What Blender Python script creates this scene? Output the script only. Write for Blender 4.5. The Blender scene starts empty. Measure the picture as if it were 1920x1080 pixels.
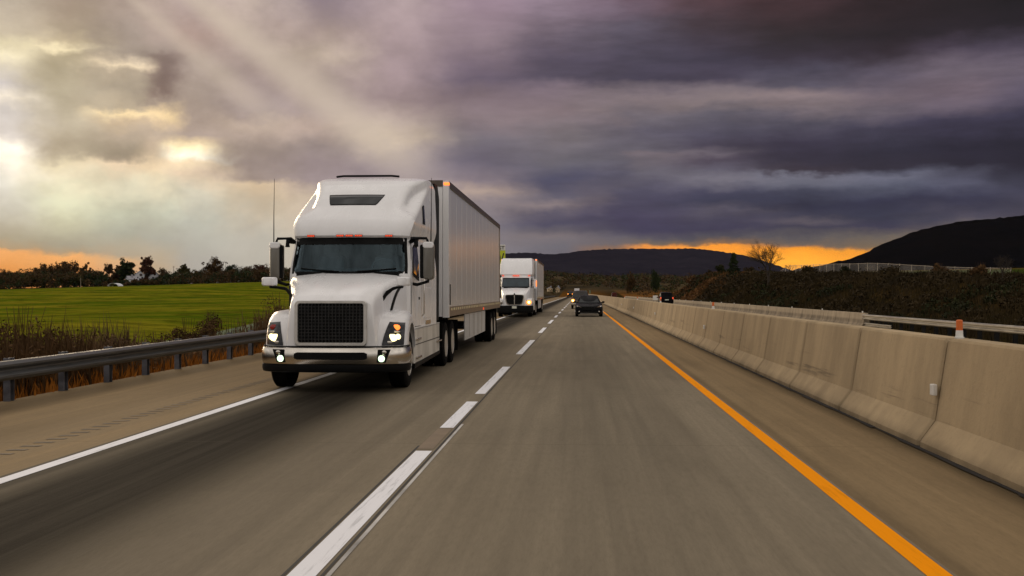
import bpy, math, random
from mathutils import Vector, Matrix, noise
R = math.radians
random.seed(7)
C = bpy.context.scene.collection
sc = bpy.context.scene

# ------------------------------------------------------------------ camera
F = 2100.0            # focal length in pixels of the 1920 wide frame
CAMH = 1.65
YAW = math.atan(126/2100)
PITCH = math.atan(9/2100)
cam = bpy.data.cameras.new('camera'); camo = bpy.data.objects.new('camera', cam); C.objects.link(camo)
cam.sensor_width = 36; cam.lens = 36*F/1920; cam.clip_start = .1; cam.clip_end = 30000
camo.location = (0, 0, CAMH); camo.rotation_euler = (R(90)+PITCH, 0, YAW)
sc.camera = camo

def yof(D, X):        # world Y of a point at depth D and lateral X
    return (D + X*math.sin(YAW))/math.cos(YAW)
def az_of(px): return math.atan((px-960)/F) - YAW
def el_of(px, py): return math.atan((549-py)/F*math.cos(az_of(px)+YAW))

# ------------------------------------------------------------------ materials
def lin(c):
    return tuple(((v/255)/12.92 if v/255 <= .04045 else ((v/255+.055)/1.055)**2.4) for v in c)

class NT:
    def __init__(s, t): s.t = t
    def n(s, k, **kw):
        nd = s.t.nodes.new(k)
        for a, b in kw.items():
            if a == 'inp':
                for i, v in b.items():
                    if isinstance(v, bpy.types.NodeSocket): s.t.links.new(v, nd.inputs[i])
                    else: nd.inputs[i].default_value = v
            else: setattr(nd, a, b)
        return nd
    def math(s, op, a, b=0.0, c=None, clamp=False):
        i = {0: a, 1: b}
        if c is not None: i[2] = c
        return s.n('ShaderNodeMath', operation=op, use_clamp=clamp, inp=i).outputs[0]
    def mix(s, f, a, b, blend='MIX'):
        m = s.n('ShaderNodeMix', data_type='RGBA', blend_type=blend)
        for i, v in ((0, f), (6, a), (7, b)):
            if isinstance(v, bpy.types.NodeSocket): s.t.links.new(v, m.inputs[i])
            else: m.inputs[i].default_value = v if i == 0 else (tuple(v)+(1,))[:4]
        return m.outputs[2]
    def ramp(s, fac, stops, interp='LINEAR'):
        r = s.n('ShaderNodeValToRGB', inp={0: fac}); cr = r.color_ramp; cr.interpolation = interp
        while len(cr.elements) > 1: cr.elements.remove(cr.elements[-1])
        for i, (p, c) in enumerate(stops):
            e = cr.elements[0] if i == 0 else cr.elements.new(p)
            e.position = p; e.color = (tuple(c)+(1,))[:4] if not isinstance(c, (int, float)) else (c, c, c, 1)
        return r.outputs[0]
    def noise(s, vec, scale, detail=4, rough=.55, out=0):
        return s.n('ShaderNodeTexNoise', inp={'Vector': vec, 'Scale': scale, 'Detail': detail, 'Roughness': rough}).outputs[out]
    def mapr(s, v, a, b, c=0, d=1, smooth=True):
        return s.n('ShaderNodeMapRange', interpolation_type='SMOOTHSTEP' if smooth else 'LINEAR', inp={0: v, 1: a, 2: b, 3: c, 4: d}).outputs[0]
    def scalev(s, vec, k, loc=(0,0,0)):
        return s.n('ShaderNodeMapping', inp={0: vec, 1: loc, 3: k}).outputs[0]

def new_mat(name):
    m = bpy.data.materials.new(name); m.use_nodes = True
    t = NT(m.node_tree); b = m.node_tree.nodes['Principled BSDF']
    return m, t, b
def setb(b, **kw):
    names = dict(col='Base Color', rough='Roughness', metal='Metallic', spec='Specular IOR Level', coat='Coat Weight', coatr='Coat Roughness', emit='Emission Color', es='Emission Strength', alpha='Alpha', trans='Transmission Weight')
    for k, v in kw.items():
        if k in ('col', 'emit'): v = (tuple(v)+(1,))[:4]
        b.inputs[names[k]].default_value = v
def simple(name, col, rough=.5, metal=0, var=.12, scale=6, stretch=(1,1,1), bump=0, bscale=40, obj=True, **kw):
    """a surface whose colour drifts a little with noise"""
    m, t, b = new_mat(name); setb(b, rough=rough, metal=metal, **kw)
    tc = t.n('ShaderNodeTexCoord').outputs['Object'] if obj else t.n('ShaderNodeNewGeometry').outputs['Position']
    v = t.scalev(tc, stretch)
    nz = t.noise(v, scale, 5)
    lo = tuple(c*(1-var) for c in col); hi = tuple(min(1, c*(1+var)) for c in col)
    t.t.links.new(t.ramp(nz, [(.3, lo), (.7, hi)]), b.inputs['Base Color'])
    if bump:
        bp = t.n('ShaderNodeBump', inp={'Strength': bump, 'Distance': .02, 'Height': t.noise(v, bscale, 4)})
        t.t.links.new(bp.outputs[0], b.inputs['Normal'])
    return m
def emitter(name, col, s):
    m, t, b = new_mat(name); setb(b, col=(0,0,0) if s > 3 else tuple(c*.4 for c in col), emit=col, es=s, rough=.3); return m

M = {}
def paint(name, col, rough=.3, dirt=.25, dirtcol=(.16,.13,.09)):
    m, t, b = new_mat(name); setb(b, rough=rough, coat=.35 if col[0] > .3 else .0, coatr=.18, spec=.4 if col[0] > .3 else .03)
    g = t.n('ShaderNodeNewGeometry').outputs['Position']
    oc = t.n('ShaderNodeTexCoord').outputs['Object']
    n1 = t.noise(t.scalev(oc, (1.6, .7, .26)), 1.7, 4, .6)
    z = t.n('ShaderNodeSeparateXYZ', inp={0: g}).outputs[2]
    low = t.mapr(z, .3, 2.4, 1, .25)             # road grime thins out with height
    f = t.math('MULTIPLY', t.mapr(n1, .35, .75), low)
    f = t.math('MULTIPLY', f, dirt*2)
    t.t.links.new(t.mix(f, col, dirtcol), b.inputs['Base Color'])
    t.t.links.new(t.mapr(n1, .3, .8, rough*.8, rough*1.6), b.inputs['Roughness'])
    return m
M['white'] = paint('white_paint', (.81,.80,.80), .26, .17)
M['cream'] = paint('dusty_white', (.66,.63,.57), .4, .3)
M['blackplastic'] = simple('black_plastic', (.0045,.0045,.0045), .5, var=.3, bump=.1, spec=.10)
M['rubber'] = simple('tyre_rubber', (.006,.0055,.005), .8, var=.3, bump=.3, spec=.06)
M['chrome'] = simple('bumper_metal', (.58,.54,.48), .2, 1, var=.12, scale=3)
M['alu'] = simple('rim_aluminium', (.6,.58,.54), .35, .8, var=.15)
M['steel'] = simple('dark_steel', (.016,.015,.014), .6, .2, var=.3, spec=.1)
M['glass'] = simple('tinted_glass', (.008,.010,.012), .04, var=.2, scale=1.2, spec=.22)
M['screen'] = simple('windscreen_glass', (.020,.036,.046), .03, var=.6, scale=1.1, spec=.45)
def glazing(name, tint, refl):
    m, t, b = new_mat(name); t.t.nodes.remove(b)
    tr = t.n('ShaderNodeBsdfTransparent', inp={0: tint+(1,)}); gl = t.n('ShaderNodeBsdfGlossy', inp={0: (.66,.88,1,1), 1: .02})
    f = t.math('ADD', t.math('MULTIPLY', t.n('ShaderNodeFresnel', inp={0: 1.5}).outputs[0], refl), .0)
    x = t.n('ShaderNodeMixShader', inp={0: f, 1: tr.outputs[0], 2: gl.outputs[0]})
    t.t.links.new(x.outputs[0], t.t.nodes['Material Output'].inputs[0]); return m
M['clearscreen'] = glazing('clear_windscreen', (.50,.66,.72), 1.25)
M['dash'] = simple('dashboard_vinyl', (.045,.06,.07), .7, var=.2); M['seatcloth'] = simple('seat_cloth', (.15,.18,.2), .9, var=.2)
M['lens'] = simple('lamp_housing', (.008,.008,.010), .08, var=.3, spec=.35)
M['lamp'] = emitter('lit_headlamp', (1,.84,.42), 2.4)
M['fog'] = emitter('lit_foglamp', (.75,1,.66), 2.2)
M['amber'] = emitter('lit_amber', (1,.2,.03), 2.2)
M['amberhot'] = emitter('lit_amber_headlamp', (1,.30,.03), 2.2)
M['hotcore'] = emitter('lit_headlamp_core', (1,.72,.32), 6)
M['red'] = emitter('lit_red', (1,.10,.03), .8)
M['reddull'] = simple('red_lens', (.25,.015,.01), .2)
M['tape'] = simple('reflective_tape', (.90,.62,.38), .3, 0, var=.5, scale=14)
M['mirrorshell'] = simple('mirror_shell', (.15,.14,.12), .3, var=.2, scale=2)
M['carblack'] = paint('black_car_paint', (.005,.005,.006), .3, .004)
M['cargrey'] = paint('silver_car_paint', (.05,.047,.045), .3, .04)
M['carred'] = paint('dark_red_car_paint', (.06,.012,.01), .3, .1)
M['plate'] = simple('number_plate', (.6,.6,.5), .5)

# ------------------------------------------------------------------ mesh builder
class MB:
    def __init__(s, T=None): s.v = []; s.f = []; s.m = []; s.s = []; s.T = T
    def pt(s, p):
        p = Vector(p)
        if s.T: p = s.T(p)
        s.v.append(tuple(p)); return len(s.v)-1
    def face(s, idx, m=0, sm=False): s.f.append(tuple(idx)); s.m.append(m); s.s.append(sm)
    def poly(s, pts, m=0, sm=False): s.face([s.pt(p) for p in pts], m, sm)
    def box(s, x0, x1, y0, y1, z0, z1, m=0):
        if x0 > x1: x0, x1 = x1, x0
        i = [s.pt((x, y, z)) for z in (z0, z1) for y in (y0, y1) for x in (x0, x1)]
        for q in ((0,2,3,1),(4,5,7,6),(0,1,5,4),(2,6,7,3),(0,4,6,2),(1,3,7,5)): s.face([i[k] for k in q], m)
    def loft(s, rings, closed=True, caps=(True, True), m=0, sm=True):
        n = len(rings[0]); ids = [[s.pt(p) for p in r] for r in rings]
        for a, b in zip(ids, ids[1:]):
            for k in range(n if closed else n-1):
                k2 = (k+1) % n
                s.face((a[k], a[k2], b[k2], b[k]), m, sm)
        if caps[0]: s.face(list(reversed(ids[0])), m)
        if caps[1]: s.face(ids[-1], m)
    def prism(s, poly, axis, a, b, m=0, sm=False):
        """poly: 2-D points in the other two axes (x,y,z order)"""
        def P(u, v, w): return {'x': (w, u, v), 'y': (u, w, v), 'z': (u, v, w)}[axis]
        s.loft([[P(u, v, a) for u, v in poly], [P(u, v, b) for u, v in poly]], m=m, sm=sm)
    def tube(s, path, r, n=8, m=0, caps=True):
        path = [Vector(p) for p in path]; rings = []
        for i, p in enumerate(path):
            d = (path[min(i+1, len(path)-1)]-path[max(i-1, 0)]).normalized()
            u = d.orthogonal().normalized(); w = d.cross(u)
            rr = r[i] if isinstance(r, (list, tuple)) else r
            rings.append([p + (u*math.cos(2*math.pi*k/n)+w*math.sin(2*math.pi*k/n))*rr for k in range(n)])
        # keep rings from twisting
        for a in range(1, len(rings)):
            best = min(range(n), key=lambda q: (rings[a][q]-rings[a-1][0]).length)
            rings[a] = rings[a][best:]+rings[a][:best]
        s.loft(rings, caps=(caps, caps), m=m)
    def lathe_x(s, c, prof, n=28, m=0):
        """prof: (x offset, radius) list turned about an axis along x"""
        rings = [[(c[0]+x, c[1]+r*math.cos(2*math.pi*k/n), c[2]+r*math.sin(2*math.pi*k/n)) for k in range(n)] for x, r in prof]
        s.loft(rings, m=m)
    def ball(s, c, r, n=12, m=0):
        rx, ry, rz = r if isinstance(r, tuple) else (r, r, r)
        rings = []
        for j in range(1, 8):
            a = math.pi*j/8
            rings.append([(c[0]+rx*math.sin(a)*math.cos(2*math.pi*k/n), c[1]+ry*math.sin(a)*math.sin(2*math.pi*k/n), c[2]-rz*math.cos(a)) for k in range(n)])
        s.loft(rings, m=m)
    def build(s, name, mats, parent=None, bevel=0, sharp=38):
        me = bpy.data.meshes.new(name); me.from_pydata(s.v, [], s.f)
        if not isinstance(mats, (list, tuple)): mats = [mats]
        for k in mats: me.materials.append(M[k] if isinstance(k, str) else k)
        me.polygons.foreach_set('material_index', s.m); me.polygons.foreach_set('use_smooth', s.s)
        me.update()
        if any(s.s): me.set_sharp_from_angle(angle=R(sharp))
        o = bpy.data.objects.new(name, me); C.objects.link(o)
        if parent: o.parent = parent
        if bevel:
            b = o.modifiers.new('bevel', 'BEVEL'); b.width = bevel; b.segments = 2; b.limit_method = 'ANGLE'; b.angle_limit = R(40)
        return o

def thing(name, label, cat, loc=(0,0,0), rz=0, group=None):
    o = bpy.data.objects.new(name, None); C.objects.link(o); o.location = loc; o.rotation_euler.z = rz
    return tag(o, label, cat, group)
def tag(o, label=None, cat=None, group=None, kind=None):
    for k, v in (('label', label), ('category', cat), ('group', group), ('kind', kind)):
        if v: o[k] = v
    return o
def copy_tree(o, parent=None):
    c = o.copy(); C.objects.link(c); c.parent = parent
    for ch in [x for x in C.objects if x.parent == o]: copy_tree(ch, c)
    return c
def ss(t): t = max(0, min(1, t)); return t*t*(3-2*t)
def lerp(a, b, t): return a+(b-a)*t
def interp(x, pts):
    if x <= pts[0][0]: return pts[0][1]
    for (a, va), (b, vb) in zip(pts, pts[1:]):
        if x <= b: return lerp(va, vb, (x-a)/(b-a))
    return pts[-1][1]

def rrect(x0, x1, z0, z1, r, n=5):
    pts = []
    for cx, cz, a0 in ((x1-r, z1-r, 0), (x0+r, z1-r, 90), (x0+r, z0+r, 180), (x1-r, z0+r, 270)):
        for k in range(n+1): a = R(a0+90*k/n); pts.append((cx+r*math.cos(a), cz+r*math.sin(a)))
    return pts
# ------------------------------------------------------------------ sky and light
SKY = {   # bearing (as a column of the frame) : [(row, sRGB)] from the zenith side down to the horizon
 -420: [(0,(190,178,165)),(150,(215,205,185)),(300,(240,230,205)),(420,(200,185,155)),(480,(225,165,105)),(549,(200,130,70))],
 0: [(0,(178,168,152)),(55,(184,174,154)),(85,(205,195,165)),(104,(222,212,182)),(125,(200,192,172)),(160,(188,184,180)),(185,(235,226,208)),(205,(198,194,188)),(255,(205,200,192)),(278,(255,247,228)),(305,(240,234,216)),(345,(212,211,198)),(400,(186,186,172)),(450,(158,155,136)),(466,(168,150,122)),(473,(226,166,106)),(505,(214,150,86)),(549,(200,130,60))],
 120: [(0,(165,150,136)),(55,(162,150,132)),(78,(185,172,145)),(92,(228,214,178)),(105,(170,160,135)),(125,(165,157,135)),(180,(172,165,145)),(220,(188,180,160)),(270,(168,160,142)),(292,(176,168,148)),(308,(215,205,175)),(330,(220,212,184)),(380,(202,204,176)),(420,(180,181,157)),(460,(152,152,136)),(474,(160,146,122)),(480,(222,166,106)),(510,(214,150,90))],
 235: [(0,(166,151,141)),(60,(150,139,130)),(105,(150,140,130)),(118,(190,176,156)),(130,(226,208,178)),(143,(170,158,140)),(170,(158,149,134)),(200,(175,163,142)),(212,(235,212,168)),(228,(190,172,146)),(255,(168,156,140)),(290,(146,140,126)),(302,(160,150,134)),(316,(226,206,176)),(350,(206,201,176)),(400,(181,186,166)),(440,(161,166,152)),(480,(166,156,136)),(488,(200,166,126)),(510,(200,160,120))],
 300: [(0,(170,154,144)),(60,(162,147,138)),(92,(150,138,130)),(104,(124,111,108)),(150,(116,103,102)),(180,(124,110,108)),(192,(160,147,136)),(212,(235,210,166)),(226,(214,192,160)),(245,(180,166,150)),(270,(184,168,148)),(300,(192,176,152)),(316,(225,205,172)),(340,(216,205,176)),(400,(182,186,168)),(450,(164,166,154)),(500,(176,160,135))],
 362: [(0,(172,155,148)),(60,(166,146,137)),(120,(158,145,136)),(180,(165,152,142)),(215,(162,148,138)),(245,(170,156,146)),(262,(215,195,160)),(276,(250,232,188)),(298,(255,248,222)),(310,(244,224,188)),(328,(226,206,178)),(370,(196,191,171)),(420,(176,179,166)),(480,(166,165,155)),(549,(165,160,150))],
 480: [(0,(188,172,160)),(50,(176,160,150)),(130,(158,142,136)),(200,(155,142,138)),(222,(178,162,148)),(250,(170,155,144)),(275,(150,138,130)),(310,(142,131,126)),(338,(150,138,131)),(352,(205,185,156)),(400,(192,181,160)),(450,(181,178,165)),(549,(172,168,155))],
 600: [(0,(152,137,141)),(60,(166,149,141)),(110,(186,170,154)),(150,(170,154,146)),(200,(168,152,146)),(235,(180,162,150)),(270,(152,140,136)),(300,(142,130,130)),(345,(150,138,138)),(380,(190,175,156)),(450,(184,174,156)),(549,(180,170,150))],
 750: [(0,(174,156,154)),(60,(165,147,146)),(130,(160,142,142)),(190,(152,135,134)),(235,(182,166,154)),(262,(192,175,156)),(285,(160,147,143)),(310,(148,137,140)),(360,(158,147,148)),(430,(142,132,132)),(549,(140,136,136))],
 900: [(0,(152,132,140)),(70,(146,129,134)),(115,(122,108,118)),(145,(106,95,108)),(180,(128,113,118)),(220,(136,122,124)),(260,(116,110,117)),(300,(104,99,111)),(335,(130,120,125)),(356,(172,154,142)),(372,(140,130,130)),(420,(122,118,124)),(445,(128,122,124)),(465,(134,129,132)),(549,(120,115,120))],
 1050: [(0,(146,129,138)),(55,(118,105,114)),(110,(88,80,94)),(140,(86,79,93)),(165,(126,112,119)),(210,(134,119,121)),(250,(122,114,117)),(300,(104,101,109)),(340,(78,79,99)),(366,(96,93,105)),(380,(130,119,119)),(395,(90,87,101)),(412,(78,78,97)),(430,(104,100,107)),(442,(124,116,117)),(465,(110,108,113)),(549,(110,100,100))],
 1140: [(0,(130,112,122)),(55,(106,96,106)),(110,(84,77,91)),(150,(80,74,88)),(170,(122,110,114)),(205,(130,117,118)),(245,(106,100,108)),(300,(106,102,110)),(340,(90,88,103)),(372,(104,97,106)),(400,(76,74,94)),(430,(84,82,96)),(445,(108,103,108)),(458,(112,104,104)),(466,(140,110,88)),(549,(160,100,60))],
 1200: [(0,(117,97,106)),(50,(97,89,100)),(110,(80,74,88)),(150,(76,70,85)),(164,(110,100,106)),(185,(130,117,118)),(215,(112,105,111)),(245,(98,93,104)),(282,(106,101,109)),(290,(118,108,112)),(330,(107,103,112)),(362,(84,82,100)),(400,(70,67,89)),(430,(68,66,87)),(445,(96,92,98)),(456,(122,108,92)),(462,(224,150,76)),(475,(235,150,60)),(549,(200,120,50))],
 1350: [(0,(92,70,74)),(50,(72,60,66)),(110,(72,66,80)),(148,(78,71,85)),(168,(120,109,112)),(190,(132,119,118)),(212,(98,93,101)),(250,(84,80,94)),(275,(78,72,86)),(288,(104,96,103)),(300,(82,74,86)),(318,(98,94,105)),(335,(116,112,119)),(360,(66,66,84)),(378,(60,62,80)),(396,(90,86,97)),(412,(76,74,91)),(432,(66,64,83)),(446,(84,82,88)),(457,(140,110,80)),(461,(238,156,58)),(490,(248,168,62)),(549,(220,130,50))],
 1500: [(0,(74,54,57)),(60,(53,45,49)),(105,(62,54,64)),(130,(78,73,85)),(160,(98,92,103)),(182,(138,123,122)),(203,(124,112,114)),(232,(84,80,91)),(265,(62,57,73)),(300,(56,52,66)),(317,(66,59,69)),(325,(118,117,127)),(340,(112,112,123)),(360,(72,74,90)),(385,(50,52,70)),(405,(62,62,76)),(418,(92,86,92)),(428,(70,68,82)),(447,(100,95,94)),(461,(120,105,92)),(467,(236,156,50)),(490,(252,180,66)),(549,(230,150,50))],
 1650: [(0,(50,38,41)),(60,(44,36,41)),(105,(58,48,55)),(140,(96,88,99)),(185,(122,109,114)),(210,(108,99,106)),(240,(72,68,83)),(280,(48,46,60)),(306,(52,48,60)),(316,(86,86,98)),(326,(108,108,120)),(345,(92,94,107)),(375,(55,56,75)),(405,(60,62,78)),(425,(66,64,80)),(442,(112,103,94)),(464,(130,112,90)),(470,(232,156,55)),(549,(230,150,50))],
 1800: [(0,(42,34,37)),(55,(49,41,47)),(82,(76,66,77)),(120,(112,101,109)),(160,(118,104,111)),(200,(108,97,106)),(228,(70,65,82)),(270,(46,43,58)),(302,(46,43,56)),(316,(76,75,87)),(345,(88,88,102)),(370,(62,62,80)),(400,(82,78,88)),(420,(110,101,96)),(440,(140,122,98)),(549,(150,120,80))],
 1920: [(0,(38,32,35)),(45,(46,39,45)),(80,(84,75,87)),(120,(116,105,114)),(170,(100,91,103)),(215,(68,64,81)),(260,(46,43,57)),(305,(42,39,52)),(330,(58,57,69)),(355,(72,71,86)),(395,(76,72,82)),(430,(96,89,87)),(549,(110,90,70))],
 2500: [(0,(56,50,55)),(100,(98,91,99)),(180,(86,82,94)),(260,(66,62,74)),(330,(92,90,102)),(420,(108,105,110)),(549,(122,114,108))],
}
BACK = (.83,.78,.745); ZEN = (.76,.70,.645)      # the lighter sky overhead and behind, which lights the fronts
w = bpy.data.worlds.new('World'); sc.world = w; w.use_nodes = True
T = NT(w.node_tree); w.node_tree.nodes.clear()
dirv = T.n('ShaderNodeTexCoord').outputs['Generated']
sx = T.n('ShaderNodeSeparateXYZ', inp={0: dirv})
az = T.math('ARCTAN2', sx.outputs[0], sx.outputs[1])
el = T.math('ARCSINE', sx.outputs[2])
# billows: push the lookup about with noise at several sizes, flatter clouds to the right
base = T.n('ShaderNodeCombineXYZ', inp={0: az, 1: el, 2: 0.0}).outputs[0]
flat = T.mapr(az, -.22, .05, 0, 1)
def warp(scale_xy, seed, det=5, ro=.55):
    c = T.noise(T.scalev(base, (scale_xy[0], scale_xy[1], 1), (seed, seed*1.7, seed)), 1, det, ro, out=1)
    return T.n('ShaderNodeVectorMath', operation='SUBTRACT', inp={0: c, 1: (.5,.5,.5)}).outputs[0]
wl = warp((14, 18), 3.1, 7, .60); wr = warp((7, 26), 8.3, 7, .58)
hor = T.mapr(el, 0.036, .075, .34, 1)          # the break under the clouds has a clean edge
def mulv(v, s):
    return T.n('ShaderNodeVectorMath', operation='MULTIPLY', inp={0: v, 1: s}).outputs[0]
ampL = T.n('ShaderNodeCombineXYZ', inp={0: T.math('MULTIPLY', .060, hor), 1: T.math('MULTIPLY', .044, hor), 2: 0.0}).outputs[0]
ampR = T.n('ShaderNodeCombineXYZ', inp={0: T.math('MULTIPLY', .12, hor), 1: T.math('MULTIPLY', .030, hor), 2: 0.0}).outputs[0]
va = mulv(wl, ampL); vb = mulv(wr, ampR)
wv = T.n('ShaderNodeMix', data_type='VECTOR', inp={0: flat, 4: va, 5: vb}).outputs[1]
wv = T.n('ShaderNodeVectorMath', operation='ADD', inp={0: wv, 1: mulv(warp((60, 95), 2.2, 5, .6), (.013,.0095,0))}).outputs[0]
pos = T.n('ShaderNodeSeparateXYZ', inp={0: T.n('ShaderNodeVectorMath', operation='ADD', inp={0: base, 1: wv}).outputs[0]})
azw, elw = pos.outputs[0], pos.outputs[1]
ELMAX = R(15.5)
fac = T.math('DIVIDE', elw, ELMAX, clamp=True)
colr = None; prev = None
for px in sorted(SKY):
    rows = sorted(SKY[px], key=lambda r: -r[0])
    stops = [(max(0, min(1, el_of(px if px >= 0 else 0, y)/ELMAX)), lin(c)) for y, c in rows]
    r = T.ramp(fac, stops, 'LINEAR'); a = az_of(px)
    if colr is None: colr = r
    else: colr = T.mix(T.mapr(azw, prev, a, smooth=True), colr, r)
    prev = a
# fine shading inside the clouds
d1 = T.mapr(T.noise(T.scalev(base, (15, 22, 1), (5,2,0)), 1, 8, .58), .30, .70)
d2 = T.mapr(T.noise(T.scalev(base, (12, 60, 1), (1,9,0)), 1, 8, .64), .28, .72)
dd = T.n('ShaderNodeMix', data_type='FLOAT', inp={0: flat, 2: d1, 3: d2}).outputs[0]
gain = T.math('ADD', T.math('MULTIPLY', T.math('SUBTRACT', dd, .5), T.math('MULTIPLY', .30, hor)), 1.0)
g3 = T.n('ShaderNodeCombineXYZ', inp={0: gain, 1: gain, 2: gain}).outputs[0]
colr = T.mix(1.0, colr, g3, 'MULTIPLY')
# contrast of the storm cloud, and soft rays slanting down through it from the sun side
colr = T.n('ShaderNodeGamma', inp={0: colr, 1: 1.16}).outputs[0]
colr = T.mix(1.0, colr, (1.20,1.22,1.30), 'MULTIPLY')
def ray(p, q, width, amt):
    global colr
    (x0, y0), (x1, y1) = (az_of(p[0]), el_of(*p)), (az_of(q[0]), el_of(*q)); L = math.hypot(x1-x0, y1-y0); dx, dy = (x1-x0)/L, (y1-y0)/L
    ax = T.math('SUBTRACT', az, x0); ay = T.math('SUBTRACT', el, y0)
    d = T.math('ABSOLUTE', T.math('SUBTRACT', T.math('MULTIPLY', ax, dy), T.math('MULTIPLY', ay, dx)))
    s = T.math('DIVIDE', T.math('ADD', T.math('MULTIPLY', ax, dx), T.math('MULTIPLY', ay, dy)), L)
    wd = T.math('MULTIPLY_ADD', s, width*.8, width*.6)
    f = T.mapr(T.math('DIVIDE', d, wd), 0, 1, 1, 0)
    f = T.math('MULTIPLY', f, T.math('MULTIPLY', T.mapr(s, -.6, .1), T.mapr(s, .75, 1.15, 1, 0)))
    colr = T.mix(T.math('MULTIPLY', f, amt), colr, (.62,.52,.42))
ray((370, 0), (800, 330), .026, .62)
ray((250, 0), (520, 230), .014, .35)
# overhead and behind the road
up = T.mapr(el, R(17), R(42))
back = T.mapr(T.math('ABSOLUTE', T.math('ADD', az, YAW)), R(36), R(85))
colr = T.mix(back, colr, T.mix(T.mapr(el, R(0), R(16)), tuple(c*.36 for c in BACK), T.mix(T.mapr(T.noise(T.scalev(dirv, (2, 2, 7)), 1.9, 6, .6), .36, .64), tuple(c*.72 for c in BACK), tuple(c*1.5 for c in BACK))))
bk2 = T.noise(T.scalev(dirv, (2, 2, 6)), 1.6, 6, .6)
zen = T.mix(T.mapr(bk2, .35, .65), tuple(c*.6 for c in ZEN), tuple(c*1.4 for c in ZEN))
colr = T.mix(up, colr, zen)
below = T.mapr(el, -.03, -.005, 1, 0)
colr = T.mix(below, colr, (.03,.028,.025))
SUN_AZ, SUN_EL = az_of(-40), R(9)
sky = T.n('ShaderNodeTexSky', sky_type='NISHITA', sun_disc=False, sun_elevation=SUN_EL, sun_rotation=SUN_AZ, air_density=1.5, dust_density=3)
bg1 = T.n('ShaderNodeBackground', inp={0: sky.outputs[0], 1: .06})
bg2 = T.n('ShaderNodeBackground', inp={0: colr, 1: 1.0})
mx = T.n('ShaderNodeMixShader', inp={0: .97, 1: bg1.outputs[0], 2: bg2.outputs[0]})
T.n('ShaderNodeOutputWorld', inp={0: mx.outputs[0]})
sun = bpy.data.lights.new('sun', 'SUN'); sun.energy = .6; sun.angle = R(18); sun.color = (1, .78, .52); sun.specular_factor = .35
so = bpy.data.objects.new('sun', sun); C.objects.link(so)
sd = Vector((math.sin(SUN_AZ)*math.cos(SUN_EL), math.cos(SUN_AZ)*math.cos(SUN_EL), math.sin(SUN_EL)))
so.rotation_euler = sd.to_track_quat('Z', 'Y').to_euler(); so.location = (-40, 60, 30)
vs = sc.view_settings; vs.view_transform = 'Standard'; vs.look = 'None'; vs.exposure = 0; vs.gamma = 1; vs.use_curve_mapping = False
# ------------------------------------------------------------------ ground
def height(X, Y):
    """terrain height beside and beyond the road"""
    D = max(Y, 0)
    far = .021*max(0, Y-430) + .000004*max(0, Y-900)**2*0
    far = min(far, 30)
    nz = noise.noise(Vector((X*.03, Y*.03, 0)))*.35 + noise.noise(Vector((X*.11, Y*.11, 4)))*.12
    road = -.42
    if X < -8:
        a = -X
        field = -1.2 + .0214*min(Y, 60) + .0214*max(0, min(Y, 640)-60)*lerp(.10, 1, ss((a-20)/110)) - .0276*(a-30)
        ditch = -.28 - .55*ss((a-10)/4)
        z = lerp(ditch, field + nz*.6, ss((a-13)/22))
        z = lerp(road, z, ss((a-8.2)/1.2))
        if Y > 640: z += .008*(Y-640)
        return z + (min(.021*max(0, Y-640), 26) if a < 90 else 0)
    if X > 17:
        crest = 1.05 + .0190*min(max(Y, 0), 420) + nz*.5 - 1.3*ss((250-Y)/80)*ss((X-30)/22)
        t = ss((X-18.5)/11)
        end = 305 + max(0, X-28)*2.6
        e = 1 - ss((Y-(end-62))/62)
        z = lerp(road, crest, t)*e + (1-e)*(road + far)
        if X > 75: z += min(.02*(X-75), 6)*e
        return z
    return road + far
xs = sorted(set([-1500,-1100,-800,-620,-500,-420,-360,-310,-270,-235,-205,-180,-158,-138,-120,-105,-92,-80,-70,-61,-53,-46,-40,-35,-31,-27.5,-24.5,-22,-20,-18,-16.5,-15,-14,-13,-12,-11,-10,-9.4,-8.8,-8,0,8,17,17.5,18.2,19,20,21,22,23,24,25,26,27,28,29,30,32,35,39,44,50,57,65,72,80,92,110,135,170,220,300,400,550,800,1200,1800]))
ys = [-60,-30,-10] + [2*k for k in range(0, 60)] + [120+5*k for k in range(0, 60)] + [420+20*k for k in range(0, 20)] + [820+60*k for k in range(12)] + [1600,1900,2400,3200]
b = MB(); ids = {}
for j, y in enumerate(ys):
    for i, x in enumerate(xs): ids[i, j] = b.pt((x, y, height(x, y)))
for j in range(len(ys)-1):
    for i in range(len(xs)-1): b.face((ids[i,j], ids[i+1,j], ids[i+1,j+1], ids[i,j+1]), 0, True)
m, t, pb = new_mat('land'); setb(pb, rough=1, spec=0)
P = t.n('ShaderNodeNewGeometry').outputs['Position']; sp = t.n('ShaderNodeSeparateXYZ', inp={0: P})
n1 = t.noise(P, .06, 6, .6); n2 = t.noise(P, .9, 5, .65); n3 = t.noise(t.scalev(P, (1,.35,1)), .22, 5, .6)
grass = t.mix(t.mapr(n1, .35, .65), (.070,.112,.005), (.215,.190,.012))
grass = t.mix(t.mapr(n3, .50, .74, 0, .7), grass, (.10,.085,.010))
grass = t.mix(t.mapr(t.noise(P, .35, 7, .75), .42, .66), grass, t.mix(.6, grass, (.012,.018,.003)))
scrub = t.mix(t.mapr(n3, .3, .7), (.020,.015,.006), (.050,.030,.010))
scrub = t.mix(t.mapr(n2, .4, .7), scrub, (.014,.013,.005))
rust = t.mix(t.mapr(n2, .3, .7), (.16,.065,.012), (.08,.040,.010))
farl = t.mix(t.mapr(t.noise(t.scalev(P, (1,.25,1)), .02, 5), .4, .62), (.026,.021,.014), (.075,.054,.028))
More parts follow.
